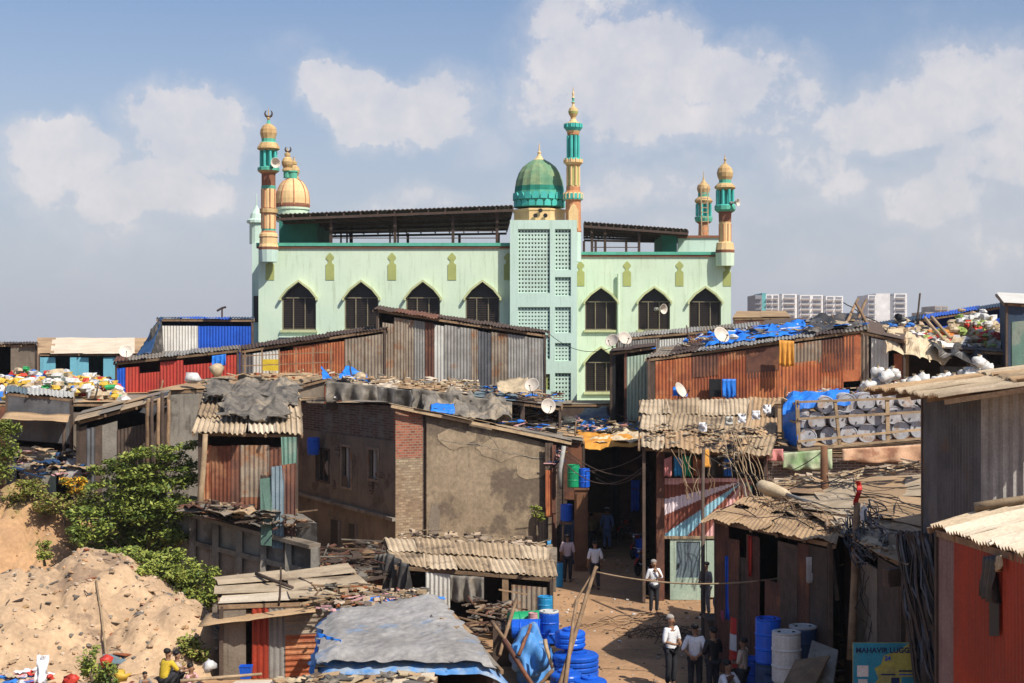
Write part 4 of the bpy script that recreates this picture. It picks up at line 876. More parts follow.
rf_ = roof(house, fR(-.35,-.35,zKC+.12)+V((0,0,0)), fR(LR+.25,-.35,zt(LR)+.10), V((X(570,64),64,Z(428,64))), V((X(330,64),64,Z(399,64))), 7, 2, ('tanroof','roofgrey','roofpale','asbestos'), 0, 0, .06)
roof(house, V((KL[0]-.3,KL[1],zKL+.1)), fR(-.35,-.35,zKC+.13), V((X(330,64),64,Z(399,64)+.05)), V((X(305,64),64,Z(399,64)+.05)), 4, 2, ('roofgrey','tanroof','asbestos'), 0, 0, .05)
part('roof_edge_beam', MB().beam(fR(-.3,-.3,zKC+.02), fR(LR+.2,-.3,zt(LR)+.0), .1, .12), 'woodpale', house)
# blue bin hanging on the left wall
xb_, db_ = lx_(321); c = fL(xb_, -.35, Z(452,db_))
solo('water_drum', MB().lathe(c, [(.22,-.1),(.26,0),(.27,.2),(.28,.22),(.27,.24),(.27,.55),(.24,.62),(.12,.64)], 14), 'pblue', 'blue plastic drum fixed above the first window on the shaded brick wall', 'drum', smooth=False)
# second roof layer behind: black tarpaulin wall across the roof
A_, B_ = P(326,381,59), P(556,412,58)
shack('roof_shelter', 'low shelter on the brick house roof hung with dark tarpaulins', 'shelter', P(325,383,58.5), P(470,394,58.5), P(478,386,63), P(330,377,63), zb=6.0, roofm=('roofgrey','tanroof','roofpale'), cols=6, rows=1, pitch=0, over=.1, wallm='wooddark', jit=.08)
shack('roof_shelter', 'small dark shelter with open front at the right end of the brick house roof', 'shelter', P(470,396,58.5), P(562,407,58.5), P(562,400,63), P(475,389,63), zb=5.2, roofm=('roofgrey','bluegrey','wooddark'), cols=4, rows=1, pitch=0, over=.1, front=[(0,.1,0,1,'wooddark','f'),(.2,.4,0,.9,'galvdark','c'),(.55,.6,0,1,'wooddark','f')], wallm='wooddark')
for i, (a, b, ya, yb, yl, m, lab) in enumerate(((326,378,381,386,403,'tarpgrey','grey brown tarpaulin hanging at the left of the roof shelter'),(372,420,386,391,409,'tarpblack','black tarpaulin swagged across the middle of the roof shelter'),(412,470,388,396,418,'tarpgrey','long crumpled grey tarpaulin at the right half of the roof shelter'),(458,512,395,402,421,'tarpgrey','folded tarpaulin draped over the join of the two roof shelters'))):
    hang('tarpaulin', lab, P(a,ya,58.1), P(b,yb,58.1), Z(yl,58.1), m, cat='tarpaulin', amp=.2, nu=36, nv=12)
tarp('tarpaulin', 'black tarpaulin slumped down the brick house roof below the shelter', P(425,414,57), P(512,424,57.3), P(505,398,58.5), P(420,392,58.5), 'tarpgrey', amp=.3, fr=1.4, nu=40, nv=14, fold=.35)
clutter('mixed litter, cloth and scraps covering the front edge of the brick house roof', P(330,402,58), P(560,438,57.6), P(560,412,62), P(330,394,62), 330, ['bagwhite','bagcream','bagtan','tarpgrey','tarpblue','roofpale','bagpink','rust','woodpale'], (.1,.4), 'sstbr', .25, seed=21)
clutter('boards, stones and rags weighing down the roof shelter top', P(330,381,58.6), P(475,392,58.6), P(480,386,62), P(332,377,62), 190, ['bagcream','tanroof','woodpale','roofpale','tarpgrey','bagtan'], (.1,.4), 'ssbkt', .25, seed=22)
clutter('planks and junk on the small dark shelter at the right', P(478,396,58.6), P(560,405,58.6), P(560,399,62), P(480,389,62), 90, ['wood','bluegrey','woodpale','rustdark','tarpblue'], (.1,.4), 'ssrt', .3, seed=23)
tarp('tarpaulin', 'bright blue tarpaulin peak on the roof shelter', P(337,381,59.5), P(372,384,59.5), P(366,376,61), P(345,369,61), 'tarpblue', amp=.2, fr=1.8, nu=14, nv=10)
tarp('tarpaulin', 'small bright blue tarpaulin point left of the larger blue peak', P(321,381,59.5), P(332,381,59.5), P(328,374,60.5), P(322,367,60.5), 'tarpblue', amp=.1, nu=8, nv=8)
tarp('tarpaulin', 'blue tarpaulin scrap tucked under the black tarpaulins on the brick house roof', P(430,412,56.9), P(456,414,56.9), P(456,406,57.6), P(430,405,57.6), 'tarpblue', amp=.12, nu=10, nv=6)
tarp('tarpaulin', 'white and blue tarpaulin bundle on the shelter beside the tower', P(497,392,59), P(528,394,59), P(528,380,60.5), P(498,380,60.5), 'bagcream', amp=.16, nu=16, nv=10, fr=1.6)
solo('sack', MB().blob(P(360,377,60), (.6,.5,.45), 0), 'bagcream', 'round cream sack behind the bright blue tarpaulin peak', 'sack', smooth=True)
# ================================================================== FOREGROUND LEFT: small sheds
shack('shed', 'low shed with wavy cement roof and hanging cloths in front of the plastered house', 'shed', *C4((396,565,42),(554,577,41.5),(548,547,46),(384,537,46)), roofm=('asbestos','asbestoslight','asbestos'), cols=5, rows=2, over=.08, pitch=.17, amp=.024, jit=.12,
      front=[(.18,.34,0,.95,'galvlight','c'),(.74,.97,0,.86,'galvwarm','c'),(.68,.72,0,1,'wood','f'),(0,.05,0,1,'wooddark','f')], left=[(0,1,0,1,'tarpgrey','f')], wallm='wooddark')
hang('cloth', 'dark cloth bunched at the left end of the low cement roofed shed', P(388,552,42.6), P(410,566,41.7), Z(602,42), 'tarpblack', amp=.25, nu=26)
hang('cloth', 'brown grey cloth hanging in the middle of the low cement roofed shed', P(450,575,41.2), P(484,577,41.2), Z(602,41.2), 'tarpgrey', amp=.14, nu=26)
hang('cloth', 'pale sacking hung at the far left of the low cement roofed shed', P(375,555,43.5), P(388,553,43), Z(585,43), 'tarpgrey', amp=.2, nu=14)
clutter('dark junk and sticks piled before the opening of the low cement roofed shed', P(470,640,39), P(520,640,39), P(515,605,41), P(460,605,41), 90, ['wooddark','wood','tarpgrey','rustdark','galvwarm'], (.1,.4), 'srrb', .4, seed=31)
clutter('fragments and gravel along the foot of the plastered wall', P(398,545,47.5), P(552,553,46.8), P(552,545,49), P(398,535,49), 160, ['asbestos','stone','wooddark','plaster'], (.1,.35), 'ssbk', .25, seed=32)
solo('rubble_bank', MB().surf(lambda u, v: P(392+u*165, 548-14*v+6*u, 46.2+2.5*v)+V((0,0,.15*noise.noise(V((u*8,v*4,0)))-.25)), 30, 6, 1.0), 'plasterold', 'bank of earth and rubble between the plastered house and the low shed', 'earth bank', kind='structure')
# blue tarpaulin roof shed
shack('shed', 'shed covered with a faded grey tarpaulin roof with blue edges, bottom centre', 'shed', *C4((316,668,30.5),(502,668,30.5),(441,602,36.2),(325,620,35)), zb=0, roofm=('tanroof','roofgrey'), cols=3, rows=2, over=.3, pitch=0, front=[(0,.1,0,1,'wooddark','f'),(.35,.5,.0,.9,'rustdark','f'),(.62,.66,0,1,'wooddark','f')], wallm='wooddark')
tarp('tarpaulin', 'bright blue under-tarpaulin showing along the edges of the faded grey tarpaulin roof', P(309,670,30.3)+V((0,0,.06)), P(509,668,30.3)+V((0,0,.06)), P(443,599,36.5)+V((0,0,.05)), P(318,615,35.3)+V((0,0,.05)), 'tarpbluefade', amp=.08, nu=30, nv=24, drop=(.25,.4,.05,.3), ragged=.15)
tarp('tarpaulin', 'faded grey tarpaulin stretched over the bottom centre shed', P(314,667,30.4)+V((0,0,.2)), P(496,670,30.4)+V((0,0,.2)), P(438,603,36.2)+V((0,0,.2)), P(326,623,34.8)+V((0,0,.2)), 'tarpfade', amp=.045, nu=80, nv=70, fr=2.4, ragged=.25, fold=.3, drop=(.12,.1,0,.1))
clutter('twigs and scraps lying on the faded grey tarpaulin', P(420,640,33)+V((0,0,.2)), P(450,645,32.6)+V((0,0,.2)), P(445,630,33.7)+V((0,0,.2)), P(420,630,33.7)+V((0,0,.2)), 30, ['wooddark','tarpblack','bagtan'], (.05,.2), 'srb', .12, seed=33)
clutter('stones, bricks and rags along the rear left edge of the faded tarpaulin roof', P(318,628,34.6)+V((0,0,.15)), P(400,610,35.6)+V((0,0,.15)), P(440,600,36.3)+V((0,0,.15)), P(335,598,37.5)+V((0,0,.1)), 90, ['bagcream','woodpale','bagtan','tarpgrey','rust','stone','bagpink'], (.08,.3), 'sbtrk', .2, seed=34)
tarp('tarpaulin', 'blue tarpaulin gathered along the rear edge of the faded tarpaulin roof', P(365,608,36.3), P(445,604,36.6), P(440,598,37.2), P(370,599,37.2), 'tarpblue', amp=.16, nu=20, nv=8)
hang('tarpaulin', 'blue tarpaulin hanging down the left side of the faded tarpaulin roof shed', P(317,632,32.6), P(340,640,31.4), Z(668,31.5), 'tarpblue', cat='tarpaulin', amp=.15)
# left foreground shed N
shack('shed', 'small shed with pale sheet roof and red, grey and rusty corrugated front', 'shed', *C4((220,604,37),(374,598,37.5),(350,564,42),(217,578,41.5)), roofm=('roofpale','roofpale','asbestoslight'), cols=2, rows=3, over=.05, pitch=0, bend=.12, jit=.12,
      front=[(0,.16,0,1,'plasterold','f'),(.2,.31,0,1,'redpaint','c'),(.31,.42,0,1,'galv','c'),(.42,.74,0,.6,'rust','h'),(.42,.74,.58,1,'galvwarm','h'),(.75,.8,0,1,'wood','f')], left=[(0,.8,0,1,'tarpgrey','f')], wallm='wooddark')
tarp('porch_roof', 'flat cardboard coloured sheet sloping over the front of the red and grey shed', P(198,628,36.6), P(315,613,36.6), P(318,604,37.6), P(206,615,37.6), 'tanroof', cat='porch roof', amp=.03, lift=.03, nu=14, nv=4)
for i, (a, b, r_) in enumerate((((256,578,40.5),(292,592,38.5),.05),((300,583,40),(325,597,38.4),.05),((318,592,38.8),(372,594,38.3),.07))):
    pole(('first beam lying aslant on the pale sheet roof','second shorter beam lying aslant on the pale sheet roof','third log along the right end of the pale sheet roof')[i], P(*a)+V((0,0,.12)), P(*b)+V((0,0,.12)), r_, 'wooddark' if i<2 else 'wood')
pole('thin upright rod in front of the pale sheet roof', P(279,606,36.6), P(281,567,36.6), .03, 'wooddark')
clutter('rubbish and planks on the right side of the pale sheet roof', P(300,612,36.6)+V((0,0,.05)), P(375,604,37)+V((0,0,.1)), P(365,590,39)+V((0,0,.1)), P(315,592,38.7)+V((0,0,.1)), 80, ['bagtan','woodpale','rust','bagcream','wood','tarpgrey'], (.08,.35), 'ssrt', .2, seed=35)
solo('plastic_bin', MB().lathe(P(246,674,34.4)+V((0,0,-.1)), [(.16,0),(.2,.28),(.22,.3),(.19,.3),(.17,.05)], 4, ph=.78), 'pblue', 'small square blue bin before the red and grey shed', 'bin')
shack('low_roof', 'tan sheet roof in the near foreground, cut by the bottom edge', 'roof', *C4((190,712,27.5),(430,712,27.5),(436,674,30),(235,681,30)), zb=.4, roofm=('tanroof','roofpale'), cols=4, rows=1, pitch=0, over=.2, wallm='wooddark')
clutter('scraps and folded sheets on the near foreground roof', P(250,690,28.6), P(430,690,28.6), P(430,676,29.8), P(280,682,29.8), 50, ['tanroof','bagcream','wooddark','tarpgrey'], (.1,.35), 'sst', .12, seed=36)
# bottom left clothes
clutter('washing and rags in white, red and blue spread at the bottom left corner', V((X(0,33),33,hA(X(0,33),33)+.0)), V((X(52,33),33,hA(X(52,33),33))), V((X(50,34.4),34.4,hA(X(50,34.4),34.4)+.2)), V((X(0,34.4),34.4,hA(X(0,34.4),34.4)+.2)), 60, ['shirtwhite','bagpink','bagred','bagblue','bagcream','tarpgrey'], (.12,.3), 'tttb', .25, name='washing', cat='washing', seed=37)
solo('cloth', MB().surf(lambda u, v: V((X(34+12*u,32.6), 32.6+.2*noise.noise(V((u*3,v*3,0)))+v*.2, Z(683-26*v,32.6))), 8, 6, .01), 'shirtwhite', 'cream white cloth hanging at the bottom left of the picture', 'cloth', smooth=True)
for px, py, m, lab in ((72,680,'bagred','red cloth bundle at the bottom left beside the small plant'),(106,660,'bagred','red cloth bundle on a bush below the pale branch'),(121,676,'bagyellow','yellow bundle near the bottom edge below the branch'),(209,666,'bagwhite','red and white bundle beside the left edge of the small shed')):
    solo('bundle', MB().blob(P(px,py,33.5), (.35,.3,.28), 0, .4), m, lab, 'bundle', smooth=True)
pole('long pale stick lying along the bottom left edge', P(180,681,33), P(262,674,33.6), .04, 'woodpale')
pole('short pale stick propped before the sandy mound foot', P(160,664,35), P(182,661,35), .04, 'woodpale')

# ================================================================== LANE LEFT SIDE
def drum(c, label, m, r=.29, h=.9, lid=None, group=None, rot=None, sc=1):
    t = thing('drum', label, 'drum', c, group)
    part('barrel', MB().lathe(c, [(r*.9,0),(r,.04*h),(r,.3*h),(r*1.05,.33*h),(r,.36*h),(r,.63*h),(r*1.05,.66*h),(r,.69*h),(r,.93*h),(r*.93,h*.985)], 20), m, t)
    part('lid', MB().lathe(V(c)+V((0,0,h*.96)), [(r*.96,0),(r*1.0,.02),(r*1.0,.05),(r*.8,.06),(r*.78,.035)], 20), lid or m, t)
    for k in (-1, 1): part('bung', MB().lathe(V(c)+V((k*r*.5,0,h*.985)), [(.035,0),(.035,.03)], 8), 'black', t)
    if rot: t.rotation_euler = rot
    return t
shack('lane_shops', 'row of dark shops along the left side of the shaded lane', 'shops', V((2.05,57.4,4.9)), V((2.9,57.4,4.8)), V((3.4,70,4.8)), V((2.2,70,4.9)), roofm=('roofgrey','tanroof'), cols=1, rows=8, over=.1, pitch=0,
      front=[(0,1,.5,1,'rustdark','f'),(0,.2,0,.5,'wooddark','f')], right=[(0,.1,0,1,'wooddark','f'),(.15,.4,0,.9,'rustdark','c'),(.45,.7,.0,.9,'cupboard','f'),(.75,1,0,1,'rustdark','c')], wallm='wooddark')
for a, b, yt, yb, m in ((545,553,443,470,'wooddark'),(545.5,552,470,517,'rustorange'),(552,556,445,560,'rustdark'),(537,546,517,545,'plasterold')):
    part('metal_sheet', MB().sheet(P(a,yb,56.2), P(b,yb,56.3), P(b,yt,56.3), P(a,yt,56.2), .13, .015, th=.02), m, house)
solo('drainpipe', MB().tube([P(564,446,56),P(560,470,56),P(560,489,56)], .09, 8), 'pipe', 'pale grey pipe hanging at the right end of the brick house roof', 'pipe', smooth=True)
clutter('dark odds and ends hanging at the right corner of the brick house', P(546,470,56), P(560,470,56), P(564,448,57), P(548,445,57), 40, ['black','tarpnavy','bagpink','wooddark','pipe'], (.1,.25), 'btr', .1, seed=41)
solo('cupboard', MB().bb(X(575,54.5), X(588,54.5), 54.5, 55.1, 0, Z(490,54.5)).bb(X(575,54.5)-.04, X(588,54.5)+.04, 54.44, 55.14, Z(490,54.5), Z(490,54.5)+.07).bb(X(576.5,54.5), X(586.5,54.5), 54.45, 54.5, .2, Z(493,54.5)), 'cupboard', 'tall brown wooden cupboard standing at the left side of the lane', 'cupboard')
zc = Z(490,54.5)+.075
drum((X(573.5,54.8),54.8,zc), 'green plastic drum on top of the brown cupboard', 'pgreen', .24, .85)
drum((X(584,54.8),54.75,zc), 'royal blue plastic drum on top of the brown cupboard', 'pblue', .22, .7)
drum(P(566.5,521,55.5), 'blue drum on the ledge left of the brown cupboard', 'pblue', .24, .62)
pole('pale post under the drum ledge left of the cupboard', P(563,560,55.3), P(563,521,55.3), .05, 'woodpale')
solo('shelf', MB().bb(X(560,55.5), X(572,55.5), 55.2, 55.9, Z(521,55.5)-.1, Z(521,55.5)-.003), 'wood', 'small ledge carrying a blue drum beside the lane', 'shelf')
drum((X(557,51),51,0), 'light blue drum on the ground at the mouth of the lane', 'pblue2', .22, .82)
solo('tarpaulin', MB().surf(lambda u, v: P(561+14*u, 590-70*v, 56.5-.3*u+.05*math.sin(u*20)), 12, 6, .02), 'tarpnavy', 'dark blue cloth covering the wall behind the pink shirted man', 'tarpaulin', smooth=True)
hang('cloth', 'light blue cloth strip hanging beside the lane mouth', P(547,540,54), P(551,540,54), Z(580,54), 'pblue2', amp=.05, nu=8)
shack('lane_end_blocker', 'dark hut added to block the bright view at the shaded lane end', 'hut', V((.5,73,5.6)), V((8,73,5.6)), V((8,77,5.6)), V((.5,77,5.6)), roofm=('roofgrey',), cols=3, rows=1, pitch=0, over=.02, wallm='wooddark')  # added blocker, hides the sunlit mosque wall beyond the lane
# overhead coverings
tarp('tarpaulin', 'orange yellow tarpaulin stretched over the mouth of the lane', P(566,446,57.5), P(656,444,57.5), P(650,434,61), P(570,432,61), 'tarpyellow', amp=.12, nu=26, nv=12, drop=(.2,.1,0,.1), fold=.25)
tarp('tarpaulin', 'cream and brown tarpaulin over the orange one above the lane', P(590,444,57.9), P(657,441,57.9), P(652,429,62), P(596,430,62), 'tarpcream', amp=.2, nu=22, nv=12, fold=.2)
tarp('tarpaulin', 'dark navy blue tarpaulin roof peak over the lane before the mosque tower', P(570,429,63), P(612,432,63), P(607,408,67), P(585,410,67), 'tarpnavy', amp=.12, nu=16, nv=12, drop=(.3,0,0,0))
tarp('tarpaulin', 'dark grey tarpaulin added to shade the deep part of the lane', V((2.4,60.5,4.55)), V((6.5,60.5,4.7)), V((7.2,74,5.0)), V((2.6,74,4.9)), 'tarpblack', amp=.12, nu=16, nv=30)  # extra cover put in to darken the lane beneath
clutter('junk and cloth lying on the lane tarpaulins', P(565,434,60), P(655,432,60), P(650,422,65), P(570,424,65), 110, ['bagtan','tarpgrey','tarpblue','woodpale','bagcream','galv','bagpink'], (.12,.45), 'ssrtb', .4, seed=42)
for i, (a, b, sg) in enumerate((((566,450,52),(655,470,49),.5),((564,462,53),(655,455,49),.9),((575,470,55),(650,450,52),.3),((596,478,54),(652,460,50),.5),((566,455,54),(640,490,58),.2))):
    wire(('%s cable drooping across the lane mouth' % ('first','second','third','fourth','lowest')[i]), P(*a), P(*b), sg, .018, 'wooddark', group='cables across the lane mouth')
# right row of the lane beyond the painted shop
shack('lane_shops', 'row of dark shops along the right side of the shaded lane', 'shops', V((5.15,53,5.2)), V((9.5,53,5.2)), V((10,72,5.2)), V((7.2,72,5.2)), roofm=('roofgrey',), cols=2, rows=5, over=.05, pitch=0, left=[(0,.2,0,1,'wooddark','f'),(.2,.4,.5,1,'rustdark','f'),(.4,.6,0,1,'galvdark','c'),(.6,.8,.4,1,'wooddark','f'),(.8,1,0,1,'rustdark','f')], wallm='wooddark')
hang('cloth', 'royal blue cloth hanging in front of the right hand lane shops', P(631,480,60), P(640,480,60), Z(511,60), 'bluesheet', amp=.08, nu=12)
hang('cloth', 'dull yellow cloth hanging beside the royal blue cloth in the lane', P(642,487,58), P(650,487,58), Z(512,58), 'tarpyellow', amp=.08, nu=12)
drum((X(641,58),57.6,0), 'blue drum in the shade below the dull yellow cloth', 'pblue', .26, .8)

# ================================================================== PAINTED SHOP Q
qd = 48.5
Q = shack('painted_shop', 'shop with corrugated front painted in pink, blue and brown sunburst rays', 'shop', *C4((639,447,47.6),(770,455,47.6),(782,398,57),(640,399,57)), roofm=('asbestoslight','asbestos','tanroof','asbestoslight'), cols=5, rows=3, over=.3, pitch=.17, amp=.024, jit=.12,
      front=[], left=[(0,1,0,1,'rustdark','c')], wallm='rustdark', bend=.1)
mb = MB(); xa, xb = X(664,qd), X(752,qd); za, zb_ = Z(537,qd), Z(478,qd); ctr = (X(743,qd), Z(481,qd))
mb.sheet((xa,qd,za), (xb,qd,za), (xb,qd,zb_), (xa,qd,zb_), .13, .018, th=.006, nv=46)
RAY = ['rayb','rayp','rayb','raypale','rayb','rayc','rayb','rayp','rayo','rayb','raypale','rayo','rayb','rayg','rayb']
dm('rayb', (.24,.08,.05), (.19,.06,.04), streak=.3, var=0); dm('rayp', (.70,.40,.38), (.6,.33,.31), streak=.3, var=0); dm('raypale', (.72,.62,.64), (.62,.52,.54), streak=.3, var=0)
dm('rayc', (.28,.50,.58), (.22,.42,.5), streak=.3, var=0); dm('rayo', (.60,.30,.2), (.5,.24,.16), streak=.3, var=0); dm('rayg', (.05,.36,.2), (.04,.3,.16), streak=.3, var=0)
rm = ['rayb','rayp','raypale','rayc','rayo','rayg']
for k, f in enumerate(mb.f):
    c = sum((mb.v[i] for i in f), V((0,0,0)))/len(f); a = math.degrees(math.atan2(c.z-ctr[1], c.x-ctr[0])) % 360
    seg = int((a-172)/10.5); seq = ['rayp','rayb','raypale','rayb','rayc','rayb','rayp','rayo','rayb','rayo','raypale','rayo','rayb','rayc','rayg','rayb','rayp','rayb']
    mb.m[k] = rm.index(seq[seg % len(seq)])
part('painted_sheet', mb, rm, Q)
part('metal_sheet', MB().sheet((X(725,qd),qd,0), (X(741,qd),qd,0), (X(741,qd),qd,za), (X(725,qd),qd,za), .13, .018), 'rayo', Q)
part('corner_post', MB().bb(X(656,qd), X(664,qd), qd-.15, qd+.1, 0, Z(447,qd)), 'rustdark', Q)
d_ = part('door', MB().bb(X(676,qd), X(700,qd), qd-.02, qd+.03, .75, za-.15), 'bluegrey', Q)
part('handle', MB().bb(X(678,qd), X(679,qd), qd-.08, qd-.02, 1.1, 1.25), 'black', d_)
part('door_frame', MB().holed([(X(670,qd),0),(X(706,qd),0),(X(706,qd),za-.02),(X(670,qd),za-.02)], [[(X(676,qd),.75),(X(700,qd),.75),(X(700,qd),za-.15),(X(676,qd),za-.15)]], qd-.05, qd+.05), 'palegreen', Q)
part('shutter_board', MB().bb(X(706.5,qd), X(721,qd), qd-.06, qd, .1, za-.1), 'palegreen', Q)
part('lintel', MB().bb(X(664,qd), X(742,qd), qd-.1, qd-.02, za-.05, za+.04), 'woodpale', Q)
part('upper_back', MB().bb(X(664,qd), X(752,qd), qd+.5, qd+.55, zb_, Z(449,qd)), 'wooddark', Q)
for px, m, lab in ((668,'clothpink','purple and white garment at the left under the painted shop eaves'),(678,'pblue2','blue garment under the painted shop eaves'),(687,'pgreen','green cloth under the painted shop eaves'),(697,'rust','brown red cloth under the painted shop eaves'),(711,'tarpgrey','grey cloth under the painted shop eaves'),(728,'tarpblue','blue cloth at the right under the painted shop eaves')):
    hang('cloth', lab, P(px-4,455+R.random()*5,48.1), P(px+4,456+R.random()*4,48.1), Z(476,48.1), m, amp=.06, nu=10)
# hanging dry vines / old cables
def strands(label, starts, ends, n, r, mats, sag, seed, name='cable_tangle', cat='cable tangle', kind='stuff', wob=.25):
    rnd = random.Random(seed); mb = MB()
    for _ in range(n):
        u = rnd.random(); a = V(starts[0]).lerp(V(starts[1]), u); b = V(ends[0]).lerp(V(ends[1]), min(1, max(0, u+rnd.uniform(-.25,.25)))); o = rnd.random()*40; sg = sag*rnd.uniform(.3,1.3)
        mb.tube([a.lerp(b, t)+V((wob*noise.noise(V((t*3,o,0))), wob*noise.noise(V((t*3,o,9))), -4*sg*t*(1-t)+wob*.5*noise.noise(V((t*5,o,5))))) for t in [i/9 for i in range(10)]], r*rnd.uniform(.6,1.4), 4, rnd.randrange(len(mats)))
    return solo(name, mb, mats, label, cat, kind=kind)
strands('dry straw coloured strands trailing down in front of the painted shop', (P(722,430,47.3), P(748,436,47.2)), (P(735,495,46.6), P(768,497,46.2)), 12, .013, ['woodpale','wood','tarpcream','wooddark'], .1, 51, 'dry_strands', 'dry strands')
strands('loose strands hanging from the eave above the painted rays', (P(672,449,47.3), P(712,449,47.3)), (P(690,500,47), P(715,490,47)), 9, .014, ['woodpale','wood'], .1, 52, 'dry_strands', 'dry strands')
clutter('dark baskets and clutter hung on the eave of the painted shop', P(716,470,47.2), P(742,470,47.2), P(742,432,47.8), P(716,432,47.8), 60, ['wooddark','black','wood','tarpgrey','bagcream'], (.1,.35), 'brs', .1, seed=43)
tarp('cloth', 'dull yellow rag hanging on the eave above the painted rays', P(703,470,46.9), P(711,470,46.9), P(709,452,47), P(705,452,47), 'tarpyellow', cat='cloth', amp=.05, nu=6, nv=8)
for i, (px, py) in enumerate(((703,430),(729,424),(742,421),(756,418),(767,412))):
    solo('rag', MB().surf(lambda u, v: P(px+8*(u-.5), py+9*(v-.5), 46.9+.25*noise.noise(V((u*3,v*3,i)))+i*.9)+V((0,0,.1)), 5, 5, .01), 'shirtwhite' if i != 1 else 'galvlight', ('white rag caught on the tan roof above the dull yellow rag','pale plate caught above the dark baskets on the roof edge','white rag right of the pale plate on the tan roof','white rag in the middle of the tan roof right of the plate','small white scrap at the far right of the tan roof')[i], 'rag', smooth=True)
clutter('sticks, stones and husks along the painted shop roof edge', P(645,445,48), P(765,450,48), P(760,425,51), P(650,425,51), 90, ['asbestos','tanroof','wooddark','bagcream','wood','tarpgrey'], (.1,.3), 'ssts', .1, seed=44)
pole('thin dark pole standing in front of the painted shop', P(703,650,41), P(703,450,45), .06, 'wooddark')

# ================================================================== RIGHT BACK ROW
shack('metal_shed', 'long shed with rust orange corrugated front on the right of the mosque', 'shed', *C4((646,358,60),(868,329,60),(868,319,67),(656,348,67)), zb=4, roofm=('roofgrey','galv','steel'), cols=9, rows=1, over=.12,
      front=[(.0,.03,0,1,'wooddark','f'),(.03,.12,0,.62,'rustorange','c'),(.03,.12,.58,.97,'rust','c'),(.12,.2,0,.97,'rustorange','c'),(.2,.32,.0,.8,'rustorange','c'),(.2,.33,.76,.97,'rustdark','c'),(.32,.45,0,.97,'rust','c'),(.45,.6,0,.75,'rustorange','c'),(.45,.62,.7,.97,'rustdark','f'),(.6,.78,0,.8,'rustorange','c'),(.62,.8,.78,.97,'galvwarm','c'),(.78,.9,.0,.85,'rust','c'),(.8,.95,.7,.97,'rustdark','c'),(.9,.98,.6,.98,'rustorange','f'),(.98,1,0,1,'wood','f')], wallm='rustdark')
hang('tarpaulin', 'blue tarpaulin covering a window in the rust orange shed', P(722,379,59.3), P(736,379,59.3), Z(398,59.3), 'tarpblue', cat='tarpaulin', amp=.05)
solo('window_hole', MB().bb(X(709,59.7), X(721,59.7), 59.6, 59.75, Z(397,59.7), Z(379,59.7)), 'black', 'dark window hatch left of the blue tarpaulin in the rust orange shed', 'hatch')
hang('cloth', 'mustard yellow stained cloth on the front of the rust orange shed', P(779,340,59.4), P(794,341,59.4), Z(366,59.4), 'tarpyellow', amp=.06)
shack('hut', 'dark open hut with whitish side sheet, left of the rust orange shed', 'hut', *C4((610,352,63),(656,346,63),(656,343,68),(612,348,68)), roofm=('steel','roofgrey'), cols=2, rows=1, over=.1, pitch=0,
      front=[(0,.1,0,1,'black','f'),(.36,.95,.55,.97,'palegreen','c'),(.3,.37,0,1,'rustdark','f'),(.2,1,.0,.5,'rustdark','f')], wallm='wooddark')
shack('metal_shed', 'long grey sheeted shed directly behind the rust orange shed', 'shed', *C4((615,338,72),(760,326,72),(760,322,78),(617,334,78)), zb=5, roofm=('galv','roofgrey'), cols=5, rows=1, over=.1, front=[(0,.3,0,.97,'galv','c'),(.3,.5,0,.95,'galvlight','c'),(.5,.65,0,.97,'rustdark','c'),(.65,.8,0,.97,'redsheet','c'),(.8,1,0,1,'galv','c')], wallm='galv')
shack('hut', 'low hut with tan roof seen just right of the mosque', 'hut', *C4((733,318,92),(790,317,92),(786,311,98),(737,311,98)), zb=5, roofm=('tanroof','roofpale'), cols=2, rows=1, pitch=0, over=.1, wallm='rustdark')
shack('hut', 'brown timber hut between the tan roofed hut and the rust orange shed', 'hut', *C4((760,325,80),(850,320,80),(850,316,86),(765,320,86)), zb=5, roofm=('wooddark','rustdark','roofgrey'), cols=4, rows=1, pitch=0, over=.1, wallm='wood')
tarp('tarpaulin', 'bright blue tarpaulin stretched over the roof of the rust orange shed', P(705,345,62), P(806,333,62), P(806,321,66), P(712,334,66), 'tarpblue', amp=.22, nu=34, nv=10, drop=(.1,0,.1,0), ragged=.4)
tarp('tarpaulin', 'dark tarpaulin at the right part of the rust orange shed roof', P(808,333,61.5), P(862,326,61.5), P(862,313,66), P(810,320,66), 'tarpblack', amp=.25, nu=20, nv=10)
clutter('sacks and sticks on the roof of the rust orange shed', P(650,352,61.5), P(865,326,61.5), P(865,317,66), P(700,337,66), 120, ['bagcream','woodpale','tarpgrey','tarpblue','wood','bagwhite'], (.15,.5), 'srtb', .25, seed=45)
def dish(c, label, sc=1., rz=0., tilt=.5):
    t = thing('satellite_dish', label, 'satellite dish', c, 'satellite dishes on the roofs'); c = V(c)
    ax = Matrix.Rotation(math.radians(90)-tilt, 3, 'X')
    part('reflector', MB().lathe(c+V((0,0,.45)), [(.01,-.10),(.2,-.08),(.36,-.03),(.47,.05),(.5,.08),(.5,.09),(.46,.065),(.35,-.01),(.2,-.06),(.01,-.08)], 24, ax=ax), 'dish', t, smooth=True)
    part('arm', MB().tube([c+V((0,0,.0)), c+V((0,-.35,.1)), c+V((0,-.6,.42))], .02, 5), 'steel', t)
    part('receiver', MB().box(c+V((0,-.6,.45)), (.07,.13,.07)), 'black', t)
    part('mount', MB().tube([c+V((0,.12,-.25)), c+V((0,.1,.3))], .035, 6), 'steel', t)
    t.scale = (sc*.64,)*3; t.rotation_euler = (0, 0, rz); return t
dish(P(721,343,60), 'dish on the roof edge of the rust orange shed beside the blue tarpaulin', 1.15, .5)
dish(P(680,398,57), 'tilted dish standing before the rust orange shed wall', 1.05, .9)
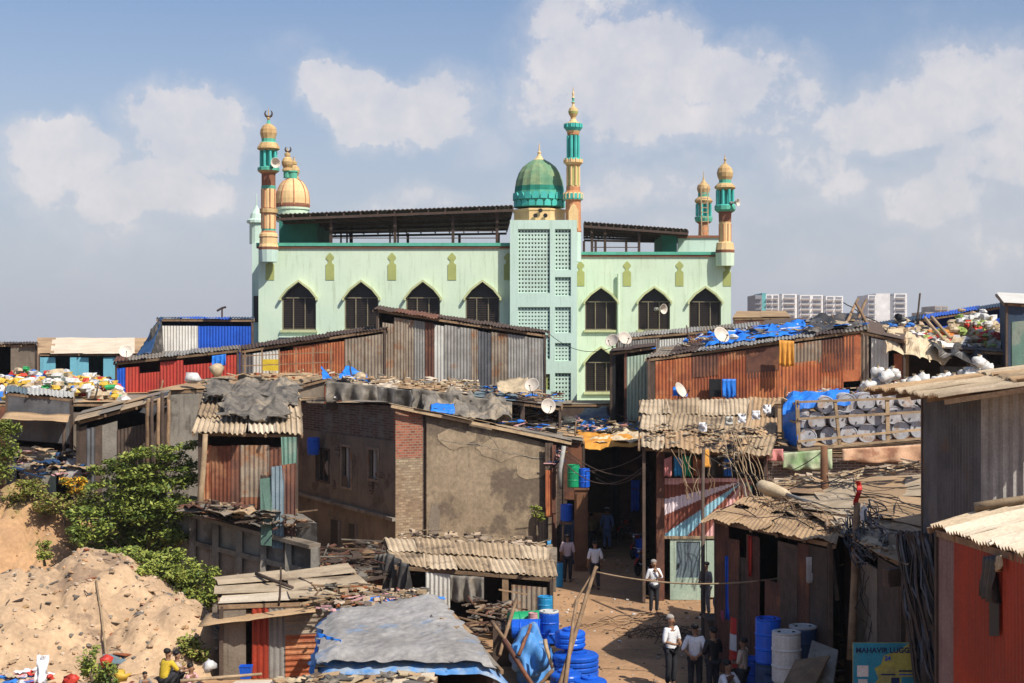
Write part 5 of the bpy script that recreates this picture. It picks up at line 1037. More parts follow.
dish(P(612,347,62.5), 'left one of two dishes on the dark open hut', .95, -.5)
dish(P(624.5,345,62.6), 'right one of two dishes on the dark open hut', 1.0, .4)
dish(P(126,358,64), 'dish standing on the red shed in front of the blue building', 1.0, .3)
dish(P(532,392,58), 'dish on the small dark shelter beside the tower', .95, -.3)
dish(P(548,413,57), 'dish lying tilted at the right end of the brick house roof', .95, .3, .2)
tarp('tarpaulin', 'blue wrapping around the foot of the tilted dish', P(672,399,57), P(688,399,57), P(685,390,57.5), P(673,389,57.5), 'tarpblue', amp=.15, nu=8, nv=6)

# roof terrace with rack of drums
shack('brick_building', 'dark brick building with a roof terrace carrying a rack of drums', 'building', V((X(742,49.6),49.6,Z(453,49.6))), V((X(975,49.6),49.6,Z(453,49.6))), V((X(975,49.6),53,Z(453,49.6)+.1)), V((X(742,49.6),53,Z(453,49.6)+.1)), roofm=('tanroof','roofgrey'), cols=6, rows=1, pitch=0, over=.05, front=[(0,1,0,1,'brickdark','f','brick_wall')], wallm='brickdark')
shack('building', 'flat roofed building behind the drum rack with sacks on its edge', 'building', *C4((775,404,53.2),(1020,401,53.2),(1020,386,61),(780,397,61)), roofm=('tanroof','roofpale','roofgrey'), cols=6, rows=1, pitch=0, over=.05, front=[(0,.3,0,1,'tanroof','f'),(.3,1,0,1,'rustdark','f')], wallm='wooddark')
clutter('pipes, planks and bowls on the flat roof behind the drum rack', P(780,402,53.8), P(900,400,53.8), P(900,393,58), P(790,397,58), 110, ['galv','woodpale','tarpblue','bagcream','bagwhite','rust'], (.1,.4), 'srrb', .3, seed=46)
rd = 50.2
rack = thing('drum_rack', 'rough wooden pole rack full of drums on the terrace of the brick building', 'rack', (X(855,rd),rd,Z(452,rd)))
rk = MB()
for (a, ya, b, yb, dd_) in ((799,452,797,400,49.75),(840,447,835,400,49.72),(888,443,887,397,49.7),(784,445,783,398,51.0),(935,441,934,396,49.7)): part('upright', MB().beam(P(a,ya,dd_), P(b,yb,dd_), .13, .1), 'woodpale', rack)
for (ya, yb) in ((450,437),(441.5,428),(419,411),(402,397)):
    part('rail', MB().beam(P(798,ya,49.68), P(936,yb,49.62), .07, .08), 'woodpale', rack)
for ya in (445,420,402): part('end_rail', MB().beam(P(799,ya+4,49.7), P(783,ya-3,51), .07, .08), 'woodpale', rack)
part('floor', MB().add([P(797,452,49.7), P(937,440,49.7), P(937,440,49.7)+V((0,1.2,0)), P(797,452,49.7)+V((0,1.2,0))]+[p-V((0,0,.08)) for p in (P(797,452,49.7), P(937,440,49.7), P(937,440,49.7)+V((0,1.2,0)), P(797,452,49.7)+V((0,1.2,0)))], [(0,1,2,3),(7,6,5,4),(0,4,5,1),(1,5,6,2),(2,6,7,3),(3,7,4,0)]), 'wood', rack)
ORD = ['first','second','third','fourth','fifth','sixth','seventh','eighth','ninth']
# one lying drum, axis along -Y, copied
def lying(c):
    t = thing('drum', 'x', 'drum', c, 'drums lying in the rack on the terrace'); ax = Matrix.Rotation(math.radians(90), 3, 'X'); c = V(c); r = .335; h = 1.0
    L_ = lambda pr, cc=c, sg=20: MB().lathe(cc, pr, sg, ax=ax)
    part('barrel', L_([(r*.9,-h),(r,-h+.05),(r,-.68),(r*1.05,-.66),(r,-.64),(r,-.3),(r*1.05,-.28),(r,-.26),(r,-.04),(r*.95,0)]), 'drumgrey', t, smooth=False)
    part('end_rim', L_([(r*.99,-.03),(r*1.01,.015),(r*.93,.02),(r*.9,-.02)]), 'drumgrey', t)
    for k in (-1, 1): part('bung', L_([(.035,-.02),(.035,.03),(.02,.03)], c+V((k*.16,0,.08*k)), 8), 'galvdark', t)
    return t
rows = [(433,[(808,'w'),(829,'w'),(849,0),(867,0),(885,0),(901,'w'),(919,0)],'bottom'),
        (417,[(817,'b'),(838,'w'),(857,0),(876,0),(894,'w'),(912,0),(930,0)],'middle'),
        (401.5,[(826,0),(847,0),(866,0),(885,0),(907,0),(925,0)],'top')]
pr_ = None
for py, lst, nm_ in rows:
    for i, (px, k) in enumerate(lst):
        c = P(px, py+1+(857-px)*.075, 49.95+R.uniform(-.05,.08)); lab = 'drum lying %s from the left in the %s row of the terrace rack' % (ORD[i], nm_)
        if pr_ is None: pr_ = lying(c); o = pr_; o['label'] = lab
        else: o = dup(pr_, c, None, lab)
        o.rotation_euler = (0, R.uniform(-1,1), R.uniform(-.08,.08)); s_ = R.uniform(.9,1.04); o.scale = (s_,s_,s_)
tarp('tarpaulin', 'blue tarpaulin covering the left end and top of the drum rack', P(784,404,50.0), P(850,400,49.95), P(848,392,51.4), P(786,394,51.6), 'tarpblue', amp=.14, nu=24, nv=12, drop=(.25,0,0,.2), fold=.3)
solo('tarpaulin', MB().surf(lambda u, v: P(783+15*u, 402+(46-6*(1-u))*v, 51-1.2*u+.12*math.sin(v*9+u*4)), 10, 12, .02), 'tarpblue', 'blue tarpaulin hanging over the left side of the drum rack', 'tarpaulin', smooth=True)
drum(P(803,428,50.3), 'upright grey drum with blue cover behind the first upright of the rack', 'drumgrey', .25, .8, 'woodpale')
for i, (a, b, ya, yb, yl, m, lab) in enumerate(((746,783,449,449,461,'clothpink','faded pink cloth hung over the terrace edge, left of the green one'),(783,832,453,449,469,'clothgreen','green and white cloth hung under the left end of the drum rack'),(842,932,449,444,462,'clothpeach','long peach coloured cloth hung under the right part of the drum rack'))):
    hang('cloth', lab, P(a,ya,49.3), P(b,yb,49.3), Z(yl,49.3), m, amp=.08, nu=30)
clutter('planks and loose sheets on the terrace left of the drum rack', P(745,446,49.9), P(785,448,49.9), P(790,436,52), P(750,434,52), 50, ['wood','woodpale','tanroof','asbestos'], (.2,.5), 'srs', .12, seed=47)
# sacks in a row on the flat roof edge
sk = thing('sack', 's', 'sack', P(845,400,54), 'white sacks lined up on the flat roof'); part('bag', MB().blob(P(845,400,54)+V((0,0,.3)), (.66,.5,.52), 0, .42, 0, 12, 8), 'bagwhite', sk, smooth=True); part('tied_neck', MB().lathe(P(845,400,54)+V((0,0,.5)), [(.07,0),(.04,.07),(.09,.15)], 7), 'bagcream', sk)
xs_ = [(882+i*8.0, 391-i*.9+R.uniform(-1,1)) for i in range(14)]+[(876,386),(870,389),(893,379),(878,377),(886,381),(864,391),(986,373),(979,366),(972,375),(965,379)]
w1 = ['frontmost','second','third','fourth','fifth','sixth','seventh','eighth','ninth','tenth','eleventh','twelfth','thirteenth','fourteenth']
for i, (px, py) in enumerate(xs_):
    lab = ('white sack %s from the left in the row along the flat roof' % ('first' if i == 0 else w1[i])) if i < 14 else ('white sack %s of the loose heap left of the sack row' % ORD[i-14] if i < 20 else 'white sack %s of the small heap right of the sack row' % ORD[i-20])
    c = P(px, py+2, 55+R.uniform(-.3,.3)); o = sk if i == 0 else dup(sk, c, R.uniform(0,6))
    if i == 0: o.location = c; o.rotation_euler = (0,0,1)
    o['label'] = lab; s_ = R.uniform(.75,1.05); o.scale = (s_, s_, s_*R.uniform(.7,1))
# structures behind the sacks
shack('hut', 'ramshackle hut with whitish streaked sheets beside the rust orange shed', 'hut', *C4((862,331,60),(905,340,59),(905,330,65),(866,320,66)), zb=5, roofm=('tanroof','wooddark'), cols=2, rows=1, pitch=0, over=.1, front=[(0,.15,0,1,'galvwarm','c'),(.2,.5,.1,.97,'galvlight','c'),(.5,.62,0,.97,'whitesheet','c'),(.75,1,0,.85,'rust','f')], wallm='rustdark')
shack('hut', 'open dark hut under cream and black tarpaulins behind the sack row', 'hut', *C4((902,346,60),(1010,352,60),(1012,340,67),(905,333,67)), zb=5, roofm=('wooddark','roofgrey'), cols=3, rows=1, pitch=0, over=.1, front=[(.0,.05,0,1,'wood','f'),(.12,.25,0,.6,'rustdark','f'),(.35,.6,0,.8,'galvdark','c'),(.6,.95,0,.85,'wooddark','c')], wallm='wooddark')
tarp('tarpaulin', 'cream netting and tarpaulin sagging from the ramshackle hut over the open hut', P(885,343,59), P(945,358,59), P(950,345,62), P(885,330,62), 'tarpcream', amp=.3, nu=30, nv=12, ragged=.4, fold=.3, drop=(.3,0,0,0))
tarp('tarpaulin', 'black and white striped tarpaulin sagging at the right over the open hut', P(930,354,58.8), P(988,365,58.8), P(990,350,62), P(928,342,62), 'tarpblack', amp=.3, nu=30, nv=12, ragged=.4, fold=.5)
tarp('tarpaulin', 'narrow white tarpaulin fold above the black tarpaulin on the right', P(935,345,60.5), P(985,357,60.5), P(986,350,62), P(938,340,62), 'white', amp=.25, nu=20, nv=6, ragged=.3)
pile('heap of red, white and green plastic refuse on the right roofs', P(915,350,61.5), P(1015,354,61.5), P(1012,338,66), P(918,340,66), 330, ['bagwhite','bagcream','bagred','bagorange','bagcream','baglime','bagred','bagwhite'], (.3,.6), 1.1, 12)
pile('tall heap of pale plastic bags against the dark shed at the right edge', P(945,342,64), P(1000,342,64), P(1000,334,67), P(950,336,67), 170, ['bagwhite','bagcream','baglime','bagtan','bagwhite'], (.3,.6), 1.7, 13)
pile('heap of blue and brown scrap behind the cream netting', P(880,336,63), P(930,342,63), P(930,332,67), P(880,328,67), 120, ['bagblue','bagtan','bagcream','bagblack','bagwhite'], (.3,.55), .9, 14)
shack('metal_shed', 'long blue walled shed with sloping dark roof in the right distance', 'shed', *C4((870,327,76),(1004,306,76),(1004,302,82),(872,323,82)), zb=5, roofm=('bluesheet','bluegrey','navysheet'), cols=5, rows=1, over=.15, front=[(0,1,0,.9,'bluesheet','c')], wallm='bluesheet')
shack('shed', 'tall dark navy shed with white roof edge at the right edge of the picture', 'shed', *C4((1004,302,58),(1060,306,58),(1060,294,63),(996,293,63)), zb=5, roofm=('whitesheet','rustdark'), cols=2, rows=1, pitch=0, over=.25, wallm='navysheet')
solo('weathered_board', MB().sheet(P(1012,368,48), P(1050,368,48), P(1050,318,48.3), P(1012,322,48.3), 0, 0, th=.15), 'greenboard', 'dark green weathered board standing at the right edge before the navy shed', 'board')
wire('thin bare stick rising above the right roofs', P(917,322,70), P(920,293,70), 0, .05, 'wooddark', 'stick', 'stick')
for i, (a, b) in enumerate((((850,325,66),(935,345,62)),((858,318,68),(990,338,64)),((845,303,74),(915,335,64)))):
    wire('%s loose wire over the right roofs' % ('low','long','high')[i], P(*a), P(*b), .3, .03, 'wooddark', wob=.3)
for i, (a, b) in enumerate((((843,331,62),(858,299,66)),((858,320,64),(866,300,66)),((925,318,62),(944,340,60)),((932,317,62),(950,338,60)),((868,326,63),(856,303,64)))):
    pole(('leaning bamboo over the dark hut roof, first','second leaning bamboo over the dark hut roof','left one of two pale planks on the blue scrap heap','right one of two pale planks on the blue scrap heap','third short bamboo crossing the other two')[i], P(*a), P(*b), .07, 'woodpale' if 2 <= i < 4 else 'wood')

# ================================================================== RIGHT FOREGROUND
T_ = lambda px, py, d: P(px, py, d*.93)
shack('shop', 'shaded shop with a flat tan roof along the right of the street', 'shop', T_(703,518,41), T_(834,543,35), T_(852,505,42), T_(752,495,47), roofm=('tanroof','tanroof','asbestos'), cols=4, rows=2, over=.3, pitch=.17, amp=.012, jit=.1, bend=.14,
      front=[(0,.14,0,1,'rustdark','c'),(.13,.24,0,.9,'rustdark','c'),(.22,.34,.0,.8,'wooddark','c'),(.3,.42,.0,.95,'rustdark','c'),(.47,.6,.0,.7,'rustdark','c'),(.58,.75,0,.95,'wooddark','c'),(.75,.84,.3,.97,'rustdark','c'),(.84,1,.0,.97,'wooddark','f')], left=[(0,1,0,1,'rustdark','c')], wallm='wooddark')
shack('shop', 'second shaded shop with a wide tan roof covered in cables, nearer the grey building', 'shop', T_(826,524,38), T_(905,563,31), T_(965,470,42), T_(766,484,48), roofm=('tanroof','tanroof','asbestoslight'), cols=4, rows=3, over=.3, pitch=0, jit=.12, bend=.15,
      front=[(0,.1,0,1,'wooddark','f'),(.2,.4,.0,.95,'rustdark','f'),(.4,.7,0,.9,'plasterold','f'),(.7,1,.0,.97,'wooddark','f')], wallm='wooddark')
def up(p, h=.08): return V(p)+V((0,0,h))
strands('mass of dark cables lying over the tan roofs on the right', (up(T_(715,515,42)), up(T_(770,492,47))), (up(T_(862,540,35),.2), up(T_(920,520,36),.2)), 7, .011, ['wooddark','black','wood'], -.02, 61, wob=.7)
strands('brown creeper strands crossing the first tan roof', (up(T_(745,497,46),.2), up(T_(790,500,45),.2)), (up(T_(800,525,39),.2), up(T_(835,535,37),.2)), 9, .011, ['wood','wooddark','woodpale'], -.04, 62, 'dry_strands', 'dry strands', wob=.8)
strands('cables bunched near the wooden pole at the roof edge', (up(T_(845,530,36),.3), up(T_(870,520,36),.5)), (up(T_(865,560,34),-.1), up(T_(895,545,33),.2)), 30, .016, ['black','wooddark','galvdark','shirtgrey'], .1, 63, wob=.5)
strands('thin cables strung over the right hand tan roof', (up(T_(790,498,44),.3), up(T_(850,490,43),.3)), (up(T_(925,480,38),.5), up(T_(925,535,35),.4)), 8, .012, ['black','wooddark'], .05, 64, wob=.4)
clutter('stones and planks along the upper edge of the right hand tan roof', up(T_(775,490,46)), up(T_(925,473,41)), up(T_(925,468,42)), up(T_(775,484,47)), 60, ['woodpale','tanroof','stone','bagcream'], (.12,.4), 'srs', .15, seed=48)
clutter('ragged fringe of debris along the front edge of the right tan roofs', T_(830,528,37), T_(900,563,31.5), T_(898,552,33), T_(830,520,39), 90, ['asbestos','tanroof','wooddark','tarpgrey','bagcream'], (.08,.25), 'srt', .12, seed=49)
pole('thick brown wooden post rising behind the tan roofs to the drum rack', T_(824,525,44), T_(824,446,44.6), .12, 'cupboard')
pole('long pipe sticking out of a wrapped bundle above the tan roofs', T_(786,494,43), T_(857,518,39.5), .05, 'pipe', 'pipe', 'pipe')
a_, b_ = T_(757,484,43.6), T_(792,497,42.9)
solo('wrapped_bundle', MB().tube([a_.lerp(b_, t) for t in (0,.1,.4,.8,1)], [.05,.17,.2,.15,.06], 10), 'tarpcream', 'cream cloth bundle wrapped round the end of the pipe', 'bundle', smooth=True)
pole('tall wooden pole at the roof edge between the two right hand shops', T_(851,660,34.5), T_(857,503,35.5), .09, 'wood')
pole('thin pale pole left of the tall wooden pole', T_(838,600,36), T_(827,520,37), .05, 'galvwarm')
solo('flag', MB().surf(lambda u, v: T_(855+5*u+2*math.sin(v*5), 481+24*v, 35.4+.1*math.sin(v*9)), 4, 10, .01), 'pred', 'small narrow red flag above the cable bunch on the tan roof', 'flag', smooth=True)
tarp('cloth', 'white and green plastic caught in the cables below the red flag', T_(860,526,35.2), T_(868,526,35.2), T_(867,514,35.4), T_(861,512,35.4), 'white', cat='plastic sheet', amp=.2, nu=10, nv=10, ragged=.2)
for i, (a, b, m, lab) in enumerate((((748,536,39),(757,560,39),'pred','small red cloth hanging under the first tan roof'),((806,557,36.2),(812,566,36.2),'bagwhite','white bag hanging in the shade under the first tan roof'),((725,556,40.3),(735,600,40.3),'pblue','bright blue cloth hanging beside the painted shop'))):
    hang('cloth', lab, T_(a[0],a[1],a[2]), T_(b[0],a[1],a[2]), Z(b[1],a[2]), m, amp=.06, nu=10)
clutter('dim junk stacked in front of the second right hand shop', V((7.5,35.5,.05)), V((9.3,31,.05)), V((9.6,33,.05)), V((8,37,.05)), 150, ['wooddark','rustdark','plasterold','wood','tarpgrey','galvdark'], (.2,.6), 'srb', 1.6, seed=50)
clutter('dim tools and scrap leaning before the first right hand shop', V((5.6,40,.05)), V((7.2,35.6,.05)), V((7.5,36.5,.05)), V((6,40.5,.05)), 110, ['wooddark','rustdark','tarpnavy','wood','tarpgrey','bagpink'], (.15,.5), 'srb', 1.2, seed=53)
solo('meter_box', MB().box(T_(893,577,31.2), (.38,.2,.36), .5).box(T_(893,577,31.1)+V((-.1,-.02,0)), (.1,.1,.25), .5), 'wooddark', 'dark electric meter box on the wall beside the cable bundle', 'meter box')
dm('galvgrey', (.36,.34,.31), (.27,.255,.23), streak=.4, rough=.6)
U_ = lambda px, py, d: P(px, py, d*.82)
# tall grey building U
U = shack('metal_building', 'tall grey corrugated building with a projecting tan roof at the right edge', 'building', U_(870,389,38), U_(945,397,30), U_(1110,371,28), U_(1110,357,38), roofm=('asbestoslight','asbestos','tanroof'), cols=6, rows=2, over=1.45, pitch=.17, amp=.035, jit=.05,
      front=[(0,.35,0,1,'galvdark','c'),(.35,.7,0,1,'galvdark','c'),(.7,.75,0,1,'galvwarm','f'),(.75,1,0,1,'galvdark','c')], right=[(0,1,.3,1,'galvgrey','c'),(0,1,0,.31,'galvdark','c')], wallm='galvdark')
part('metal_sheet', MB().sheet((X(981,25),25,0),(X(1100,24),24,0),(X(1100,24),24,Z(384,24.)),(X(981,25),25,Z(395,25)), .17, .03, th=.01), 'galvgrey', U)
part('metal_sheet', MB().sheet((X(981,25)-.02,27.5,0),(X(981,25)-.02,25,0),(X(981,25)-.02,25,Z(395,25)),(X(981,25)-.02,27.5,Z(395,25)), .17, .02, th=.01), 'galvdark', U)
pole('pale plank lying at the foot of the grey corrugated wall', up(U_(975,512,28)), up(U_(1040,502,27.5)), .07, 'woodpale')
W = shack('red_shed', 'shed with sunlit pale roof and red corrugated side wall, bottom right', 'shed', U_(928,525,28), U_(1046,562,22), U_(1120,540,22), U_(1026,502,28.2), roofm=('roofpale','roofpale','asbestoslight'), cols=5, rows=1, over=.25, pitch=.15, amp=.035, jit=.03,
      front=[(0,.2,0,1,'shedpink','c'),(.2,1,0,1,'redpaint','c')], wallm='redpaint')
wx = lambda d: 6.74
solo('wall_opening', MB().add([V((6.74,20.090,Z(636,20.090))), V((6.74,19.680,Z(636,19.680))), V((6.74,19.680,Z(585,19.680))), V((6.74,20.090,Z(585,20.090)))], [(0,1,2,3)]), 'black', 'narrow black opening in the red corrugated wall', 'opening')
hang('cloth', 'dark grey cloth hanging over the opening in the red wall', V((6.716,20.213,Z(556,20.254))), V((6.716,19.680,Z(556,19.598))), Z(600,19.926), 'tarpblack', amp=.08, nu=16)
hang('cloth', 'small cream cloth hanging high on the red wall at the right edge', V((6.683,19.598,Z(556,19.598))), V((6.683,19.434,Z(556,19.352))), Z(572,19.434), 'bagcream', amp=.05, nu=8)
strands('thick bundle of dark cables hanging down beside the grey building', (P(898,532,29.5), P(928,535,28.5)), (P(920,692,27.4), P(962,692,26.8)), 110, .03, ['black','wooddark','galvdark','wooddark'], -.12, 65, wob=.25)
strands('loose looped cables on the wall left of the cable bundle', (P(862,540,32.5), P(900,545,32)), (P(865,640,31.5), P(910,650,31)), 22, .014, ['black','wooddark'], .1, 66, wob=.6)
# sign board
sg = thing('sign_board', 'yellow and blue luggage shop sign board leaning at the bottom right', 'sign', P(888,700,28)); sx0, sx1 = X(853,28), X(926,28); sz0, sz1 = Z(702,28), Z(643,28); sy = 28.
part('board', MB().bb(sx0, sx1, sy, sy+.05, sz0, sz1), 'signyellow', sg)
rn = random.Random(4)
poly = [(sx0,sz0),(sx0,sz1),(sx0+1.1,sz1),(sx0+.95,sz1-.12),(sx0+.6,sz1-.25),(sx0+.55,sz1-.42),(sx0+.42,sz1-.5),(sx0+.5,sz1-.7),(sx0+.38,sz1-.85),(sx0+.45,sz0)]
part('blue_field', MB().prism([(x+.003 if i < 2 else x, z) for i, (x, z) in enumerate(poly)], sy-.006, sy-.001), 'signblue', sg)
def text(s_, x, z, size, m, parent, y=sy-.012):
    cu = bpy.data.curves.new('lettering', 'FONT'); cu.body = s_; cu.size = size; cu.extrude = .003; cu.offset = .004
    to = bpy.data.objects.new('tmp', cu); COL.objects.link(to); bpy.context.view_layer.update()
    me = bpy.data.meshes.new_from_object(to.evaluated_get(bpy.context.evaluated_depsgraph_get())); bpy.data.objects.remove(to)
    mb = MB(); mb.add([V((x+v.co.x, y-v.co.z, z+v.co.y)) for v in me.vertices], [tuple(p.vertices) for p in me.polygons]); return part('lettering', mb, m, parent)
text('MAHAVIR LUGGAGE', sx0+.05, sz1-.19, .146, 'signink', sg)
text('24', sx0+.62, sz1-.34, .12, 'pblue', sg)
for i, (xx, zz, w_, h_) in enumerate(((.08,.55,.22,.22),(.1,.8,.18,.18),(.55,.62,.28,.03),(.9,.55,.5,.03),(.9,.62,.4,.02),(.75,.82,.16,.28),(.95,.82,.4,.3))):
    part('printed_block', MB().bb(sx0+xx, sx0+xx+w_, sy-.012, sy-.007, sz1-zz-h_/2, sz1-zz+h_/2), ('white','white','signink','signink','pblue','signink','signblue')[i], sg)
# stacked boards beside the sign
for i, (a, b, c, d, lab) in enumerate((((800,690,30.6),(832,690,30.2),(838,650,31.5),(812,640,32),'tilted grey board left of the luggage sign'),((775,700,30),(812,690,30),(830,655,31),(795,660,31.5),'brown board leaning in front of the tilted grey board'))):
    solo('leaning_board', MB().sheet(P(*a), P(*b), P(*c), P(*d), 0, 0, th=.05), 'concrete' if i == 0 else 'wood', lab, 'board')
# barrels on the right
def gd(px, py, d): return V((X(px,d), d, Z(py,d)))
drum((X(752,35),35,0), 'navy drum standing behind the crouching people', 'pblue', .3, 1.0)
drum((X(777,33.2),33.2,0), 'lower dark blue drum of the stack right of the street', 'tarpnavy', .3, 1.0)
drum((X(768,33.6),33.6,1.01+.2), 'tall royal blue drum behind the white drum', 'pblue', .3, 1.05); drum((X(768,33.6),33.6,.0), 'lower drum under the tall royal blue drum', 'tarpnavy', .3, 1.2)
drum((X(783,32.9),32.5,1.02), 'dirty white drum standing on a dark blue drum', 'pwhite', .33, 1.15); drum((X(783,32.9),32.5,.0), 'dark blue drum carrying the dirty white drum', 'tarpnavy', .3, 1.0)
drum((X(803,33.5),33.5,1.0), 'black drum with pale grey lid right of the dirty white drum', 'tarpnavy', .33, 1.1, 'pwhite'); drum((X(803,33.5),33.5,0), 'brown drum under the black drum with pale lid', 'rustdark', .3, .98)
t = thing('striped_drum', 'tall drum with red, white and red bands beside the street', 'drum', (X(741,37.3),37.3,.3))
c = V((X(741,37.3),37.3,.3)); r = .3
for i, m in enumerate(('pred','pwhite','pred')): part('band', MB().lathe(c+V((0,0,.001+i*.43)), [(r*(1.08-.06*i),0),(r*(1.03-.06*i),.42)], 20), m, t)
solo('crate', MB().box((X(741,37.3),37.3,.15), (.7,.6,.29)), 'wooddark', 'dark wooden crate under the red and white banded drum', 'crate')
drum(P(728,617,38), 'maroon drum lying on its side above the banded drum', 'pmaroon', .33, .8, rot=(math.radians(70),0,.8))
drum(P(742,617,37.6), 'blue drum standing on the banded drum', 'pblue', .27, .55)
drum(P(718,606,38.6), 'dark drum lying behind the maroon drum', 'tarpnavy', .3, .7, rot=(math.radians(70),0,1.0))
solo('scrap_stand', MB().box((X(728,38.6),38.8,.6), (1.1,.9,1.2)).box((X(728,38.6),38.8,1.25), (1.2,1.0,.08)), 'wooddark', 'dark stand carrying the maroon drum', 'stand')
# blue things in the middle foreground
bd = 37.
base = V((X(571,bd), bd, 0))
def tank(c, r, h, label):
    t = thing('water_tank', label, 'water tank', c); pr = [(r*.94,0)]; n = max(3, int(h/.13))
    for i in range(n):
        z0 = h*.94*i/n; dz = h*.94/n; pr += [(r*.95,z0+.01),(r,z0+dz*.25),(r,z0+dz*.75),(r*.95,z0+dz*.97)]
    pr += [(r*.9,h*.96),(r*.6,h)]; part('tank_body', MB().lathe(c, pr, 28), 'pblue', t)
    part('lid', MB().lathe(V(c)+V((0,0,h)), [(r*.5,0),(r*.5,.05),(r*.42,.07),(r*.12,.07),(r*.1,.11)], 20), 'pblue', t)
tank(base+V((.12,0,0)), .6, .72, 'large ribbed blue plastic tank at the foot of the leaning poles')
tank(base+V((-.02,.1,.84)), .40, .42, 'smaller ribbed blue plastic tank standing on the large blue tank')
tank(V((X(590,35),35,0)), .42, .5, 'low ribbed blue plastic tank in front of the large blue tank')
tank(V((X(566,35.2),35.2,0)), .40, .62, 'ribbed blue plastic tank left of the low one at the bottom edge')
solo('tarpaulin', MB().blob((X(531,37),37.0,.55), (1.0,2.4,1.4), 0, .3, .0, 40, 28), 'tarpbluefade', 'bright blue tarpaulin heaped over goods left of the ribbed blue tanks', 'tarpaulin', smooth=True)
drum(V((X(508,39.3),39.3,Z(622,39.3))), 'green drum lying on its side behind the blue lying drum', 'pgreen', .27, .95, rot=(math.radians(0),math.radians(88),.15))
drum(V((X(512,38.3),38.3,Z(629,38.3))), 'blue drum lying on its side on the heap', 'pblue', .26, .75, rot=(math.radians(0),math.radians(88),-.1))
drum(V((X(549,38.5),38.5,Z(642,38.5)-.02)), 'upright dark blue drum with white rim beside the lying drums', 'pblue', .27, .85, 'pwhite')
drum(V((X(545,41),41,Z(618,41))), 'light blue drum behind the white rimmed drum', 'pblue2', .22, .6)
solo('wooden_stand', MB().box((X(549,38.5)+.1,38.5,.3), (.9,.8,.6)).box((X(515,39)+.1,39.1,.5),(1.4,1.2,1.0)).box((X(549,38.5)-.4,39.5,.3),(.5,3.2,.5)), 'wooddark', 'dark planked stand under the drums in the middle foreground', 'stand')
drum(V((X(533,38.8),39.0,1.02)), 'small pink pail between the lying drums and the white rimmed drum', 'bagpink', .13, .3)
for i, (a, b, r_, m) in enumerate((((556,695,33),(596,567,37),.055,'wood'),((563,695,33),(577,600,35.5),.05,'wood'),((597,567,37),(572,607,36),.03,'wood'),((504,640,35.5),(536,690,34.5),.06,'rustdark'),((519,655,35),(531,625,36),.045,'rustdark'),((553,670,34),(534,690,34),.045,'wood'),((545,640,35.5),(552,668,35),.05,'woodpale'),((492,622,38),(512,650,36.5),.05,'wood'),((516,600,39.5),(500,655,36.5),.05,'wood'))):
    pole(('longest pale pole leaning up from the blue basins','shorter pole leaning beside the longest pale pole','thin stick tied from the top of the longest pole','rusty bar slanting before the heaped blue tarpaulin','short rusty bar crossing the slanting one','brown stick at the foot of the heaped blue tarpaulin','pale curved stick right of the heaped blue tarpaulin','brown pole by the corner of the faded tarpaulin roof','second brown pole slanting toward the low shed corner')[i], P(*a), P(*b), r_, m)
wire('long rope sagging across the street from the leaning pole to the right hand shops', P(596.5,572,37), P(852,562,35.5), .42, .022, 'woodpale', 'rope', 'rope', 30)
strands('dry branches scattered on the sunlit ground of the street', (V((2.0,44,.08)), V((4.5,41,.08))), (V((4.8,45.5,.1)), V((5.5,42,.1))), 26, .014, ['wooddark','wood'], -.06, 67, 'twigs', 'twigs', wob=.6)
rnp = random.Random(77)
for i, (px, py, d, what) in enumerate(((160,392,57,'on the wide tan roof left of the tarpaulin covered hut'),(352,379,60,'on the shelter beside the bright blue peak'),(405,386,60,'in the middle of the long roof shelter'),(452,392,60,'at the right end of the long roof shelter'),(612,432,60,'over the lane tarpaulins'),(690,343,64,'on the roof of the rust orange shed near its left end'),(835,326,64,'on the roof of the rust orange shed near its right end'),(785,398,56,'on the flat roof left of the drum rack'),(905,338,62,'above the cream netting'),(95,400,55,'on the plank hut roof'),(575,436,58,'beside the orange yellow tarpaulin'))):
    pole('short bare stick standing ' + what, P(px,py,d), P(px+rnp.uniform(-5,5),py-rnp.uniform(8,20),d), .035, rnp.choice(('wood','wooddark')), name='stick')
for i, (a, b, sg, what) in enumerate((((330,378,60),(545,398,59),.5,'over the roof shelters of the brick house'),((545,330,66),(618,345,63),.6,'between the tall grey shed and the dark open hut'),((470,400,58),(640,425,60),.7,'from the roof shelter to the lane roofs'),((660,350,60),(735,325,66),.4,'across the left end of the rust orange shed'),((703,452,45),(824,450,44.5),.8,'between the thin dark pole and the thick brown post'),((200,432,46),(300,405,54),.5,'across the tarpaulin covered hut'))):
    wire('thin cable strung ' + what, P(*a), P(*b), sg, .014, 'black')
